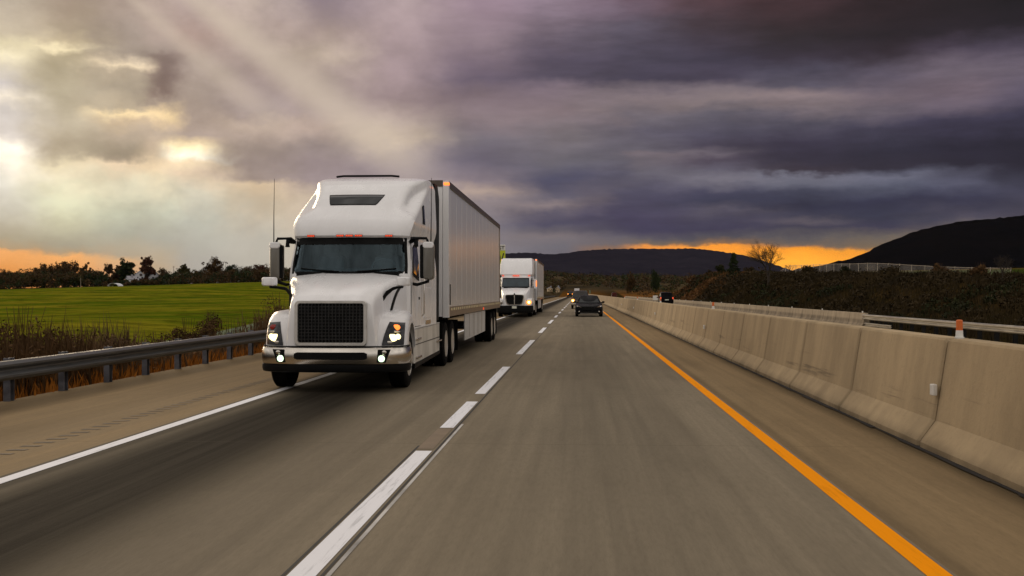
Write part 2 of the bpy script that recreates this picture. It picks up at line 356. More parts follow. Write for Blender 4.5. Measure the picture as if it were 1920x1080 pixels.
col = t.mix(t.mapr(t.math('ADD', sp.outputs[0], t.math('MULTIPLY', n2, 5.0)), -15.0, -12.2), grass, scrub)
col = t.mix(t.mapr(sp.outputs[0], -13.0, -10.4), col, rust)
col = t.mix(t.mapr(sp.outputs[0], 5, 17), col, scrub)
rusty = t.math('MULTIPLY', t.mapr(sp.outputs[1], 205, 240), t.mapr(t.math('ADD', n1, t.math('MULTIPLY', n2, .4)), .52, .72))
rusty = t.math('MULTIPLY', rusty, t.mapr(sp.outputs[0], 17, 19))
col = t.mix(rusty, col, (.17,.075,.02))
pl = t.math('MULTIPLY', t.mapr(sp.outputs[0], 62, 80), t.mapr(sp.outputs[1], 500, 300))
col = t.mix(pl, col, (.038,.055,.010))
col = t.mix(t.math('MULTIPLY', t.mapr(sp.outputs[1], 480, 640), t.mapr(t.math('ABSOLUTE', sp.outputs[0]), 2000, 1990)), col, farl)
t.t.links.new(col, pb.inputs['Base Color'])
bp = t.n('ShaderNodeBump', inp={'Strength': .8, 'Distance': .25, 'Height': t.noise(P, 2.2, 6, .7)}); t.t.links.new(bp.outputs[0], pb.inputs['Normal'])
tag(b.build('ground', m), kind='structure')

# ---- road sheets
def road_mat(name, tint, dark):
    m, t, pb = new_mat(name); setb(pb, spec=.02)
    P = t.n('ShaderNodeNewGeometry').outputs['Position']; sp = t.n('ShaderNodeSeparateXYZ', inp={0: P})
    X, Y = sp.outputs[0], sp.outputs[1]
    streak = t.noise(t.scalev(P, (6, .10, 1)), 1, 6, .62)
    wide = t.noise(t.scalev(P, (.9, .05, 1)), 1, 4, .55)
    grain = t.noise(t.scalev(P, (30, 5, 1)), 1, 4, .7)
    col = t.ramp(streak, [(.25, tuple(c*.78 for c in tint)), (.75, tuple(c*1.2 for c in tint))])
    col = t.mix(t.mapr(wide, .42, .75, 0, .35), col, tuple(c*.6 for c in tint))
    mott = t.noise(t.scalev(P, (1.1,.22,1)), 1.3, 6, .65)
    col = t.mix(t.mapr(mott, .45, .72, 0, .28), col, tuple(c*.5 for c in tint))
    col = t.mix(t.mapr(grain, .35, .8, 0, .34), col, tuple(c*.55 for c in tint))
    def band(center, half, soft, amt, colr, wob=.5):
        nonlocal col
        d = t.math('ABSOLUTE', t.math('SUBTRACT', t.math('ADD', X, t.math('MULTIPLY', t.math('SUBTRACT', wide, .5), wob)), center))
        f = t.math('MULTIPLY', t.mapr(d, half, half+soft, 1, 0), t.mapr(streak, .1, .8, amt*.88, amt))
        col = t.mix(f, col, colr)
    # patches of newer and older slabs
    slab = t.n('ShaderNodeTexWhiteNoise', noise_dimensions='2D', inp={0: t.n('ShaderNodeCombineXYZ', inp={0: t.math('FLOOR', t.math('DIVIDE', t.math('ADD', X, 1.49), 3.6)), 1: t.math('FLOOR', t.math('ADD', t.math('DIVIDE', Y, 6.1), .5)), 2: 0.0}).outputs[0]}).outputs[0]
    col = t.mix(t.mapr(slab, .3, 1, 0, .10), col, tuple(c*.5 for c in tint))
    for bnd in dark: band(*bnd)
    # transverse slab joints every 6.1 m
    j = t.math('ABSOLUTE', t.math('SUBTRACT', t.math('FRACT', t.math('DIVIDE', Y, 6.1)), .5))
    col = t.mix(t.mapr(j, .4975, .4995, 0, .45), col, tuple(c*.3 for c in tint))
    t.t.links.new(col, pb.inputs['Base Color'])
    t.t.links.new(t.mapr(streak, .3, .8, .72, .88), pb.inputs['Roughness'])
    bp = t.n('ShaderNodeBump', inp={'Strength': .25, 'Distance': .01, 'Height': t.noise(t.scalev(P, (60, 18, 1)), 1, 3)}); t.t.links.new(bp.outputs[0], pb.inputs['Normal'])
    return m
def sheet(name, x0, x1, y0, y1, z0, mat_, z1=None, step=20, kind='structure'):
    b = MB(); z1 = z0 if z1 is None else z1; n = max(1, int((y1-y0)/step)); row = []
    for k in range(n+1):
        y = lerp(y0, y1, k/n); row.append((b.pt((x0, y, z0)), b.pt((x1, y, z1))))
    for p, q in zip(row, row[1:]): b.face((p[0], p[1], q[1], q[0]))
    return tag(b.build(name, mat_), kind=kind)
oil = (.012,.010,.009)
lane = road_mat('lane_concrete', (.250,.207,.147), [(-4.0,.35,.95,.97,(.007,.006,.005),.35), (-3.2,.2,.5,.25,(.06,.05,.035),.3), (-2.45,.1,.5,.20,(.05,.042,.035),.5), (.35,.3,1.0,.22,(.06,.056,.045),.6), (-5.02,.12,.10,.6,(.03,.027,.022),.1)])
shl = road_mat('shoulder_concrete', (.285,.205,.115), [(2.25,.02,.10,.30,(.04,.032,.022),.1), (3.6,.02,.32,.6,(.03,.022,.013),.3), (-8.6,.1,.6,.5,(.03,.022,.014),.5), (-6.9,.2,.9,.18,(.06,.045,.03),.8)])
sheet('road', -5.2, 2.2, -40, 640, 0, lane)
sheet('shoulder', 2.2, 4.3, -40, 640, 0, shl)
sheet('shoulder', -9.3, -5.2, -40, 640, -.10, shl, z1=0)
sheet('opposite_road', 4.3, 16.8, -40, 640, 0, lane, z1=-.33)
# ---- painted markings, 4 mm above
def paintmat(name, col, wear):
    m, t, pb = new_mat(name); setb(pb, rough=.7, spec=.04)
    P = t.n('ShaderNodeNewGeometry').outputs['Position']
    s = t.noise(t.scalev(P, (16, .9, 1)), 1, 7, .7)
    t.t.links.new(t.mix(t.mapr(s, .52, .66, 0, wear), col, tuple(c*.35 for c in col)), pb.inputs['Base Color']); return m
wp = paintmat('white_marking', (.84,.83,.85), .42); yp = paintmat('yellow_marking', (1.0,.33,.0), .22)
dk = simple('joint_sealant', (.010,.009,.008), .7, var=.3, obj=False)
def quads(name, rects, mat_, z):
    b = MB()
    for x0, x1, y0, y1 in rects:
        n = max(1, int((y1-y0)/12)); sl = .024 if x0 < -5.2 else 0
        for k in range(n):
            a, c = lerp(y0, y1, k/n), lerp(y0, y1, (k+1)/n)
            b.poly([(x0, a, z), (x1, a, z), (x1, c, z), (x0, c, z)])
    return tag(b.build(name, mat_), kind='structure')
quads('edge_line', [(-5.13,-4.98,-20,620)], wp, .004)
quads('median_line', [(2.02,2.17,-20,620)], yp, .004)
quads('opposite_median_line', [(6.2,6.35,-20,620)], yp, -.045)
dash = [(1,11.6),(13.6,16.9),(18.2,24.9),(30,39),(46,53),(60,68),(75,82),(90,97)] + [(105+15*k, 112+15*k) for k in range(28)]
quads('lane_dashes', [(-1.70,-1.53,a,c) for a, c in dash], wp, .004)
quads('old_dash', [(-1.71,-1.54,11.75,13.5)], simple('worn_marking', (.20,.145,.09), .7, obj=False, scale=3), .004)
quads('lane_joint', [(-1.505,-1.485,-20,620)], dk, .004)
quads('joint_edge', [(-1.475,-1.445,-20,14)], simple('worn_white', (.42,.40,.37), .6, obj=False, scale=1, var=.5), .004)
quads('dash_seal', [(-1.735,-1.715,-20,12)], dk, .004)
b = MB()
y = 4.0
while y < 120:
    if True:
        b.poly([(-6.06, y, -.0168), (-5.84, y, -.0116), (-5.84, y+.10, -.0116), (-6.06, y+.10, -.0168)])
    y += .30
tag(b.build('rumble_strip', simple('groove_shade', (.115,.083,.050), .8, var=.4, obj=False)), kind='structure')
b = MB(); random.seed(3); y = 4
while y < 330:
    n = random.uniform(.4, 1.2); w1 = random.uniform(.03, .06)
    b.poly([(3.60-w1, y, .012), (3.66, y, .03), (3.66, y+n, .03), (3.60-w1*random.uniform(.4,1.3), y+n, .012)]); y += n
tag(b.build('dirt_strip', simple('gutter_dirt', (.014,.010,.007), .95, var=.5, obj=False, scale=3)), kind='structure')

# ---- hills
def ridge(name, prof, D, front, back, mat_, jag, seed):
    """a long hill: crest heights follow the skyline, with a real foot in front and behind"""
    b = MB(); rows = 15; cols = 260; g = []
    for i in range(cols+1):
        px = lerp(prof[0][0], prof[-1][0], i/cols); py = interp(px, prof)
        d = D/max(.2, math.cos(az_of(px)+YAW)); a = az_of(px)
        zc = CAMH + (549-py)/F*D
        jg = jag*noise.noise(Vector((i*.9, seed, 0))) + jag*.6*noise.noise(Vector((i*2.3, seed, 5)))
        col = []
        for k in range(rows+1):
            s = k/rows*2-1            # -1 front foot .. 0 crest .. 1 back foot
            dd = d + (s*front if s < 0 else s*back)
            hgt = zc*(1-ss(abs(s))) if abs(s) > .02 else zc
            hgt += (noise.noise(Vector((i*.12, k*.6, seed)))*.10)*zc*(1-abs(s))*(1 if abs(s) > .08 else 0) - 15*abs(s) + jg*math.exp(-(s/.1)**2)
            col.append(b.pt((math.sin(a)*dd, math.cos(a)*dd, hgt)))
        g.append(col)
    for p, q in zip(g, g[1:]):
        for k in range(rows): b.face((p[k], q[k], q[k+1], p[k+1]), 0, True)
    return tag(b.build(name, mat_), kind='structure')
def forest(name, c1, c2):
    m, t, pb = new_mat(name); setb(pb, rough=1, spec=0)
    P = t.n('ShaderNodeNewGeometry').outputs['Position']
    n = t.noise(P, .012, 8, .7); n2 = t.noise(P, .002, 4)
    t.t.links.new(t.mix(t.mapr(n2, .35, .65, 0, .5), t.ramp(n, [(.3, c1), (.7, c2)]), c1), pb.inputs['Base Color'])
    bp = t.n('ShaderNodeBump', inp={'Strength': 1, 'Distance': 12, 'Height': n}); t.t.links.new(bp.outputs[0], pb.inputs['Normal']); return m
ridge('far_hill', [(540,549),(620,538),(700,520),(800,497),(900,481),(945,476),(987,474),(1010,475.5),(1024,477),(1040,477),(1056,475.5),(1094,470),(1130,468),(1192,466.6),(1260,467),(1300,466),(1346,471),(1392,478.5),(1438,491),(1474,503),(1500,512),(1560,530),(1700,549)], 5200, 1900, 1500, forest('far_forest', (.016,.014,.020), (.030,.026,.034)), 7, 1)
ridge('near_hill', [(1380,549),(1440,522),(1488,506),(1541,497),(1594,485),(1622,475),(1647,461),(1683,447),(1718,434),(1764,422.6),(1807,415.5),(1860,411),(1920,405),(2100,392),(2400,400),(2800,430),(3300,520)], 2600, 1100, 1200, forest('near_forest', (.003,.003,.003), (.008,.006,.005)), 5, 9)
# ------------------------------------------------------------------ concrete barriers
def concrete(name, tint):
    m, t, pb = new_mat(name); setb(pb, rough=.85, spec=.25)
    P = t.n('ShaderNodeNewGeometry').outputs['Position']; z = t.n('ShaderNodeSeparateXYZ', inp={0: P}).outputs[2]
    oi = t.n('ShaderNodeObjectInfo').outputs['Random']
    drip = t.noise(t.scalev(P, (2, 1.5, .22)), 1, 6, .62)
    blot = t.noise(P, .8, 5, .6); gr = t.noise(P, 14, 4, .7)
    col = t.mix(t.mapr(drip, .32, .7), tuple(c*.84 for c in tint), tuple(c*1.12 for c in tint))
    col = t.mix(t.mapr(blot, .45, .75, 0, .4), col, tuple(c*.5 for c in tint))
    col = t.mix(t.mapr(gr, .5, .8, 0, .3), col, tuple(c*.45 for c in tint))
    col = t.mix(t.math('MULTIPLY', oi, .22), col, (tint[0]*.45, tint[1]*.42, tint[2]*.4))
    oy = t.n('ShaderNodeSeparateXYZ', inp={0: t.n('ShaderNodeTexCoord').outputs['Object']}).outputs[1]
    jd = t.math('ABSOLUTE', t.math('SUBTRACT', t.math('FRACT', t.math('DIVIDE', oy, 3.65)), .5))
    jd = t.math('ADD', jd, t.math('MULTIPLY', t.math('SUBTRACT', drip, .5), .06))
    col = t.mix(t.mapr(jd, .455, .497, 0, .38), col, tuple(c*.28 for c in tint))
    splash = t.math('MULTIPLY', t.mapr(z, .02, .18, .55, 0), t.mapr(blot, .25, .6, .3, 1))
    col = t.mix(splash, col, (.035,.025,.015))
    scuff = t.math('MULTIPLY', t.mapr(t.noise(t.scalev(P, (1, .35, 9)), 1, 5, .6), .58, .68), t.math('MULTIPLY', t.mapr(z, .25, .4), t.mapr(z, .75, .5)))
    col = t.mix(t.math('MULTIPLY', scuff, .45), col, (.05,.04,.03))
    t.t.links.new(col, pb.inputs['Base Color'])
    bp = t.n('ShaderNodeBump', inp={'Strength': .35, 'Distance': .015, 'Height': t.noise(P, 18, 5, .7)}); t.t.links.new(bp.outputs[0], pb.inputs['Normal'])
    return m
conc = concrete('barrier_concrete', (.455,.340,.200)); conc2 = concrete('old_barrier_concrete', (.44,.35,.24))
gap = simple('joint_shadow', (.016,.012,.008), .9)
SEG = 3.65
def seg_mesh(prof, L, ch=.03):
    b = MB(); n = len(prof); cx = sum(p[0] for p in prof)/n
    def ring(y, k): return [(cx+(x-cx)*(1-k), y, z*(1-k*.5) if z > .05 else z) for x, z in prof]
    b.loft([ring(.016, .05), ring(.06, 0), ring(L*.5, 0), ring(L-.06, 0), ring(L-.016, .05)], sm=False)
    return b
PROF = [(0,0),(0,.075),(.165,.30),(.30,1.14),(.315,1.165),(.545,1.165),(.56,1.14),(.70,.30),(.86,.075),(.86,0)]
BX, BY0 = 3.60, yof(11.9, 3.95)
bar = thing('concrete_barrier', 'long tan concrete median barrier beside the orange edge line', 'barrier', (BX, 0, 0))
proto = None
for k in range(-5, 92):
    if proto is None: proto = seg_mesh(PROF, SEG).build('barrier_segment', conc, bar, sharp=20); o = proto
    else: o = proto.copy(); C.objects.link(o)
    o.location = (0, BY0+k*SEG, 0)
b = MB()
b.loft([[(x, y, z) for x, z in PROF] for y in (BY0+92*SEG, 480, 640)], sm=False)
tag(b.build('barrier_segment', conc, bar), kind='stuff')
b = MB(); core = [(.43+(x-.43)*.84, z*.96) for x, z in PROF]
b.loft([[(x, y, z) for x, z in core] for y in (BY0-5*SEG+.05, BY0+92*SEG)], sm=False)
b.build('joint_filler', gap, bar)
M['orangeplastic'] = simple('orange_plastic', (.62,.13,.015), .45, var=.2)
M['whiteplastic'] = simple('white_plastic', (.7,.68,.63), .4, var=.1)
for k, D in ((0,0),(6,0),(12,0),(18,0),(24,0)):
    y = BY0+k*SEG
    r = MB(); r.box(-.02+.155, .155+.03, y-.055, y+.055, .56, .68); r.build('reflector', 'whiteplastic', bar, bevel=.01)
DL = ['orange and white marker post on the median barrier, nearest and largest of its row',
      'orange and white marker post on the median barrier, second nearest, below the bare tree',
      'orange and white marker post on the median barrier beside the black minivan and white board',
      'small orange and white marker post on the median barrier, second farthest of its row',
      'tiny orange and white marker post on the median barrier, farthest of its row']
for k, lab in zip((0,6,12,18,24), DL):
    t_ = thing('marker_post', lab, 'marker', (BX+.43, BY0+k*SEG, 1.165), 0, 'orange markers on the median barrier')
    b = MB(); b.lathe_x((0,0,0), [(0,.048),(.015,.05),(.02,.040),(.085,.036),(.09,.025)], 14)
    b.v = [(y, z, x) for x, y, z in b.v]; b.build('base', 'whiteplastic', t_)
    b = MB(); b.lathe_x((0,0,0), [(.085,.02),(.087,.034),(.190,.034),(.199,.025),(.201,.005)], 14)
    b.v = [(y, z, x) for x, y, z in b.v]; b.build('reflector', 'orangeplastic', t_)
# far barrier across the opposite road
FX = 16.35; FY0 = yof(65, 16.4)
PF = [(0,0),(0,.075),(.13,.25),(.22,.81),(.235,.83),(.375,.83),(.39,.81),(.48,.25),(.61,.075),(.61,0)]
bar2 = thing('concrete_barrier', 'low far concrete barrier at the foot of the brown scrub bank', 'barrier', (FX, 0, -.36))
proto = None
for k in range(0, 95):
    if proto is None: proto = seg_mesh(PF, SEG).build('barrier_segment', conc2, bar2, sharp=20); o = proto
    else: o = proto.copy(); C.objects.link(o)
    o.location = (0, FY0+k*SEG, 0)
for k in range(0, 24):
    r = MB(); y = FY0+1+k*SEG*3
    r.box(.28, .34, y-.05, y+.05, .832, .93); r.build('reflector', 'whiteplastic', bar2, bevel=.008)

# ------------------------------------------------------------------ guardrails
def galv(name, tint):
    m, t, pb = new_mat(name); setb(pb, metal=.55, rough=.5)
    P = t.n('ShaderNodeNewGeometry').outputs['Position']
    n = t.noise(t.scalev(P, (1, .25, 2)), 2.5, 6, .65)
    t.t.links.new(t.mix(t.mapr(n, .35, .7), tuple(c*.6 for c in tint), tint), pb.inputs['Base Color'])
    t.t.links.new(t.mapr(n, .3, .7, .35, .6), pb.inputs['Roughness']); return m
M['galv'] = galv('galvanised_steel', (.10,.10,.10)); M['galvlight'] = galv('pale_galvanised', (.46,.41,.33)); M['post'] = galv('post_steel', (.16,.16,.18))
def wbeam(h, d):   # front face profile: two ridges
    return [(0,0),(d*.35,.02*h),(d,.17*h),(d,.28*h),(.12*d,.45*h),(.12*d,.55*h),(d,.72*h),(d,.83*h),(d*.35,.98*h),(0,h)]
def beam(b, x, s, z, y0, y1, h=.312, d=.083, z1=None):
    pr = wbeam(h, d); full = pr + [(u-.02, v) for u, v in reversed(pr)]
    n = max(1, int((y1-y0)/4)); b.loft([[(x+s*u, lerp(y0, y1, k/n), z+v) for u, v in full] for k in range(n+1)], sm=False)
GX = -8.98
gr = thing('guardrail', 'dark steel guardrail in front of dry weeds on the left shoulder', 'guardrail', (GX, 0, -.1))
b = MB(); beam(b, 0, 1, .37, 2, 420)
b.build('beam', 'galv', gr)
def hpost(y, x0, hgt, dp):
    b = MB(); b.box(x0, x0+dp, y-.075, y-.062, -.5, hgt); b.box(x0, x0+dp, y+.062, y+.075, -.5, hgt); b.box(x0+dp*.45, x0+dp*.55, y-.062, y+.062, -.5, hgt-.002)
    return b
py0 = yof(18.06, -8.9)
proto = None
for k in range(-8, 90):
    y = py0+k*1.905
    if y < 3: continue
    if proto is None:
        proto = hpost(0, -.26, .70, .11).build('post', 'post', gr); bk = MB(); bk.box(-.148, -.022, -.05, .05, .40, .66); blk = bk.build('block', 'post', proto); proto.location = (0, y, 0)
    else:
        o = proto.copy(); C.objects.link(o); o.location = (0, y, 0); c = blk.copy(); C.objects.link(c); c.parent = o
gr2 = thing('guardrail', 'pale steel guardrail joining the end of the far concrete barrier at right', 'guardrail', (FX+.2, 0, -.36))
b = MB(); beam(b, 0, -1, .45, 20, FY0+.4); b.build('beam', 'galvlight', gr2)
b = MB(); beam(b, .01, -1, .08, FY0-5.5, FY0+.3, .2, .06); b.build('rub_rail', 'galvlight', gr2)
for k in range(24):
    y = FY0-1.2-k*1.905*(.5 if k < 4 else 1) - (0 if k < 4 else -3.8)
    hpost(y, .03, .78, .15).build('post', 'steel', gr2)
# white board by the far lanes, just beside the minivan in view
wb = thing('white_board', 'small plain white board on legs standing by the far concrete barrier', 'sign', (15.8, yof(233, 15.8), -.33))
b = MB(); b.box(-.5, .5, -.03, .03, .45, 1.4); b.build('panel', 'whiteplastic', wb, bevel=.02)
for s in (-.35, .35):
    b = MB(); b.box(s-.03, s+.03, .032, .09, 0, 1.3); b.build('leg', 'steel', wb)
for i, (px, lab) in enumerate(((1098.6, 'slim green roadside post far beyond the pickup, left of a pair'), (1106, 'slim green roadside post far beyond the pickup, right of a pair'))):
    D = 430; X = (px-1086)*D/F; b = MB()
    b.tube([(0,0,0),(0,0,1.0),(0,0,2.1)], .07, 8); b.box(-.22, .22, -.10, -.072, 1.45, 2.6)
    o = b.build('roadside_post', simple('green_sign_metal', (.12,.20,.13), .5)); o.location = (X, yof(D, X), 0); tag(o, lab, 'post', 'posts in the far distance')

# roadside hoarding behind the trailers
bd = thing('billboard', 'tall roadside sign with white and yellow panels showing behind the trailer', 'sign', (-11.9, 150, height(-11.9,150)))
zb = -height(-11.9, 150)
b = MB(); b.box(-2.0, 2.0, -.12, .12, zb+7.35, zb+8.1); b.build('upper_panel', 'whiteplastic', bd, bevel=.02)
M['signyellow'] = simple('sign_yellow', (.55,.60,.02), .4, var=.08)
b = MB(); b.box(-2.0, 2.0, -.12, .12, zb+5.55, zb+7.33); b.build('lower_panel', 'signyellow', bd, bevel=.02)
b = MB(); b.box(-2.0, 2.0, -.12, .12, zb+5.0, zb+5.52); b.build('base_panel', 'whiteplastic', bd, bevel=.02)
for s in (-1.4, 1.4):
    b = MB(); b.tube([(s, .28, -1), (s, .28, zb+8)], .14, 10); b.build('post', 'steel', bd)
def text_mesh(s, size, depth=.01):
    cu = bpy.data.curves.new('lettering', 'FONT'); cu.body = s; cu.size = size; cu.extrude = depth; cu.align_x = 'RIGHT'; cu.offset = .012*size
    o = bpy.data.objects.new('tmp', cu); C.objects.link(o); bpy.context.view_layer.update()
    me = bpy.data.meshes.new_from_object(o.evaluated_get(bpy.context.evaluated_depsgraph_get())); bpy.data.objects.remove(o)
    return me
M['ink'] = simple('black_lettering', (.01,.01,.01), .5)
def put_text(s, size, loc, parent, name='lettering', mat_='ink', sx=1, shear=0):
    me = text_mesh(s, size); me.materials.clear(); me.materials.append(M[mat_])
    o = bpy.data.objects.new(name, me); C.objects.link(o); o.parent = parent
    o.rotation_euler = (R(90), 0, 0); o.location = loc; o.scale = (sx, 1, 1)
    return o
put_text('ST', .66, (1.93, -.14, zb+7.47), bd, sx=1.15)
put_text('0/', 1.6, (1.85, -.14, zb+5.85), bd)

# ------------------------------------------------------------------ dry weeds and scrub
def leafmat(name, c1, c2, scale=.8, tr=.25):
    m, t, pb = new_mat(name); setb(pb, rough=.85, spec=.1)
    P = t.n('ShaderNodeNewGeometry').outputs['Position']
    n = t.noise(P, scale, 4, .6)
    wn = t.n('ShaderNodeTexWhiteNoise', inp={0: t.n('ShaderNodeVectorMath', operation='SNAP', inp={0: P, 1: (.25,.25,.25)}).outputs[0]}).outputs[0]
    t.t.links.new(t.mix(t.math('ADD', t.math('MULTIPLY', t.mapr(n, .3, .7), .65), t.math('MULTIPLY', wn, .35)), c1, c2), pb.inputs['Base Color'])
    return m
M['weed'] = leafmat('dry_weeds', (.034,.018,.007), (.115,.062,.026))
M['weed2'] = leafmat('tan_weeds', (.055,.034,.016), (.19,.11,.055))
M['straw'] = leafmat('rusty_grass', (.16,.050,.006), (.46,.17,.025), 1.2)
M['scrubleaf'] = leafmat('scrub_leaves', (.017,.012,.005), (.050,.033,.013), .12)
M['scrubgreen'] = leafmat('dark_green_scrub', (.010,.012,.004), (.030,.032,.010), .3)
M['rustscrub'] = leafmat('rusty_scrub', (.06,.028,.010), (.18,.085,.028), .2)
def blade(b, x, y, z, h, w, lean=.25, m=0):
    a = random.uniform(0, 6.283); l = random.uniform(0, lean)*h; d = random.uniform(0, 6.283)
    dx, dy = math.cos(a)*w, math.sin(a)*w; lx, ly = math.cos(d)*l, math.sin(d)*l
    i = [b.pt((x-dx, y-dy, z)), b.pt((x+dx, y+dy, z)), b.pt((x+lx*.5+dx*.8, y+ly*.5+dy*.8, z+h*.6)), b.pt((x+lx, y+ly, z+h)), b.pt((x+lx*.5-dx*.8, y+ly*.5-dy*.8, z+h*.6))]
    b.face(i, m)
def leafball(b, c, r, n, size, m=0, squash=.8):
    for _ in range(n):
        u = Vector((random.gauss(0,1), random.gauss(0,1), random.gauss(0,1)))
        u.normalize(); rad = random.uniform(.55, 1.05)
        p = Vector(c)+Vector((u.x*r*rad, u.y*r*rad, u.z*r*rad*squash))
        s = size*random.uniform(.6, 1.4)
        e1 = Vector((random.uniform(-1,1), random.uniform(-1,1), random.uniform(-1,1))).normalized()*s
        e2 = e1.cross(u if abs(e1.normalized().dot(u)) < .95 else Vector((.3,.5,.8))).normalized()*s*.7
        b.face([b.pt(p-e1), b.pt(p+e2*.8), b.pt(p+e1), b.pt(p-e2)], m)
random.seed(11)
b = MB()
for _ in range(9000):           # rusty short grass under and behind the rail
    y = 5+ (random.random()**1.6)*110; x = random.uniform(-11.4, -9.25)
    blade(b, x, y, height(x, y)-.03, random.uniform(.18, .46), random.uniform(.012, .03), .5)
tag(b.build('dry_grass', 'straw'), 'rusty dry grass under the left guardrail', 'grass', kind='stuff')
b = MB()
clumps = [(-10.3-abs(random.gauss(0, 1.9)), 8+random.random()**1.6*190, random.uniform(.7, 1.7)) for _ in range(2300)]
for cx, cy, hh in clumps:
    if noise.noise(Vector((cx*.12, cy*.06, 3))) < -.12: hh *= .55
    hh *= 1.0 if cx > -14 else .75
    m = 0 if noise.noise(Vector((cx*.2, cy*.09, 8))) > -.02 else 1
    for _ in range(26):
        x, y = cx+random.gauss(0, .32), cy+random.gauss(0, .45)
        if x > -9.7: x = -9.9
        blade(b, x, y, height(x, y)-.03, hh*random.uniform(.4, 1.1), random.uniform(.008, .022), .3, m)
    if random.random() < .8:
        z = height(cx, cy)
        leafball(b, (cx, cy, z+hh*.42), hh*.42, 46, .030+.0003*cy, m, 1.0)
tag(b.build('dry_weeds', ['weed', 'weed2']), 'brown dry weeds growing behind the left guardrail', 'weeds', kind='stuff')
# separate bushes behind the rail
def bush(px, D, h, wd, mat_, label, seed, name='bush', leaf=.035, n=2600, X=None):
    random.seed(seed); X = (px-1086)*D/F; Y = yof(D, X); z = height(X, Y)
    t_ = thing(name, label, 'bush', (X, Y, z))
    b = MB()
    for k in range(14):
        a = random.uniform(0, 6.28); r = random.uniform(.1, .5)*wd
        leafball(b, (math.cos(a)*r, math.sin(a)*r, h*random.uniform(.3, .85)*(1-.5*r/wd)), wd*random.uniform(.16, .3), n//14, leaf, 0, 1)
    b.build('foliage', mat_, t_)
    b = MB()
    for k in range(9):
        a = random.uniform(0, 6.28); r = wd*random.uniform(.1, .4)
        b.tube([(0,0,-.1), (math.cos(a)*r*.4, math.sin(a)*r*.4, h*.4), (math.cos(a)*r, math.sin(a)*r, h*.95)], [.02,.013,.004], 5)
    b.build('stem', 'weed', t_)
bush(40, 24, 2.0, 1.7, 'weed', 'tall loose brown bush at the left edge of the frame behind the guardrail', 1)
bush(110, 27, 1.5, .8, 'weed', 'slim brown weed bush standing alone left of the dry clump', 2)
bush(215, 26, .95, 1.5, 'weed2', 'low tan bush of dry leaves close behind the guardrail', 3)
bush(300, 31, 1.1, 1.1, 'weed', 'dark reddish brown bush behind the middle of the guardrail', 4)
bush(355, 36, 1.6, 1.0, 'weed', 'tall reedy brown bush in front of the green field', 5)
bush(400, 42, 1.9, 1.1, 'weed', 'upright reddish weed bush left of the pale green bank', 6)
bush(525, 50, 2.6, 1.6, 'weed', 'dark leafy bush beside the front corner of the white truck', 7)

SH = 'separate shrubs standing out of the scrub on the right bank'
for q, (px, D, h, wd, mt_, lab) in enumerate(((1300,255,1.9,2.6,'rustscrub','rounded rusty shrub at the left end of the bank crest'),(1352,235,2.2,2.0,'scrubgreen','dark green shrub left of the evergreen on the bank crest'),
   (1405,215,1.6,2.4,'scrubleaf','low wide brown shrub between the evergreen and the bare tree'),(1515,160,1.5,1.8,'scrubleaf','spiky brown shrub on the crest right of the bare tree'),
   (1585,130,1.2,1.6,'scrubgreen','dark green shrub on the crest below the left end of the fence'),(1668,112,1.1,1.7,'scrubleaf','low brown shrub on the crest under the middle of the fence'),
   (1760,96,1.3,1.3,'weed','upright reddish shrub on the crest below the right half of the fence'),(1835,82,1.3,1.2,'weed','upright dark reddish shrub left of the thin shrub at far right'))):
    bush(px, D, h, wd, mt_, lab, 50+q, name='bank_shrub', leaf=.05+.0005*D, n=900)
# pale green bank near the truck
b = MB(); Ya, Yb = 38, 90
rows = []
for k in range(25):
    y = lerp(Ya, Yb, k/24); top = lerp(.35, 2.3, ss(k/24)); x0 = -15.2
    rows.append([b.pt((x0+u, y, height(x0+u, y)-.05+top*v)) for u, v in ((2.6,0),(1.4,.5),(.3,.95),(-.4,1.0),(-1.6,.9),(-4.5,0))])
for p, q in zip(rows, rows[1:]):
    for k in range(5): b.face((p[k], q[k], q[k+1], p[k+1]), 0, True)
tag(b.build('grass_bank', simple('pale_grass', (.050,.085,.030), .95, var=.4, scale=2, bump=.6, bscale=9, obj=False)), kind='structure')

# scrub on the right bank
random.seed(21)
b = MB()
n = 0
while n < 2300:
    y = 38 + random.random()**1.35*300; x = random.uniform(18.6, 33)
    z = height(x, y); rel = ss((x-18.5)/11)
    if y > 262 and random.random() < .45: continue
    if noise.noise(Vector((x*.22, y*.07, 31))) < -.12 and random.random() < .8: continue
    r = random.uniform(.16, .50)*(1 + y/400)*(1.9 if random.random() < .05 else 1)
    g = noise.noise(Vector((x*.12, y*.05, 2)))
    m = 1 if g > .22 else 0
    if y > 200 and (noise.noise(Vector((x*.1, y*.04, 7))) > -.1): m = 2
    leafball(b, (x, y, z+r*.25), r, 64 if y < 120 else 40, .052+.0008*y, m, .7); n += 1
for _ in range(24000):
    y = 38 + random.random()**1.5*240; x = random.uniform(17.4, 31)
    blade(b, x, y, height(x, y)-.05, random.uniform(.3, .85), random.uniform(.012, .026)*(1+y/120), .5, 2 if (y > 190 and random.random() < .6) else 0)
tag(b.build('scrub', ['scrubleaf', 'scrubgreen', 'rustscrub']), 'dense brown and dark green scrub covering the right bank', 'scrub', kind='stuff')

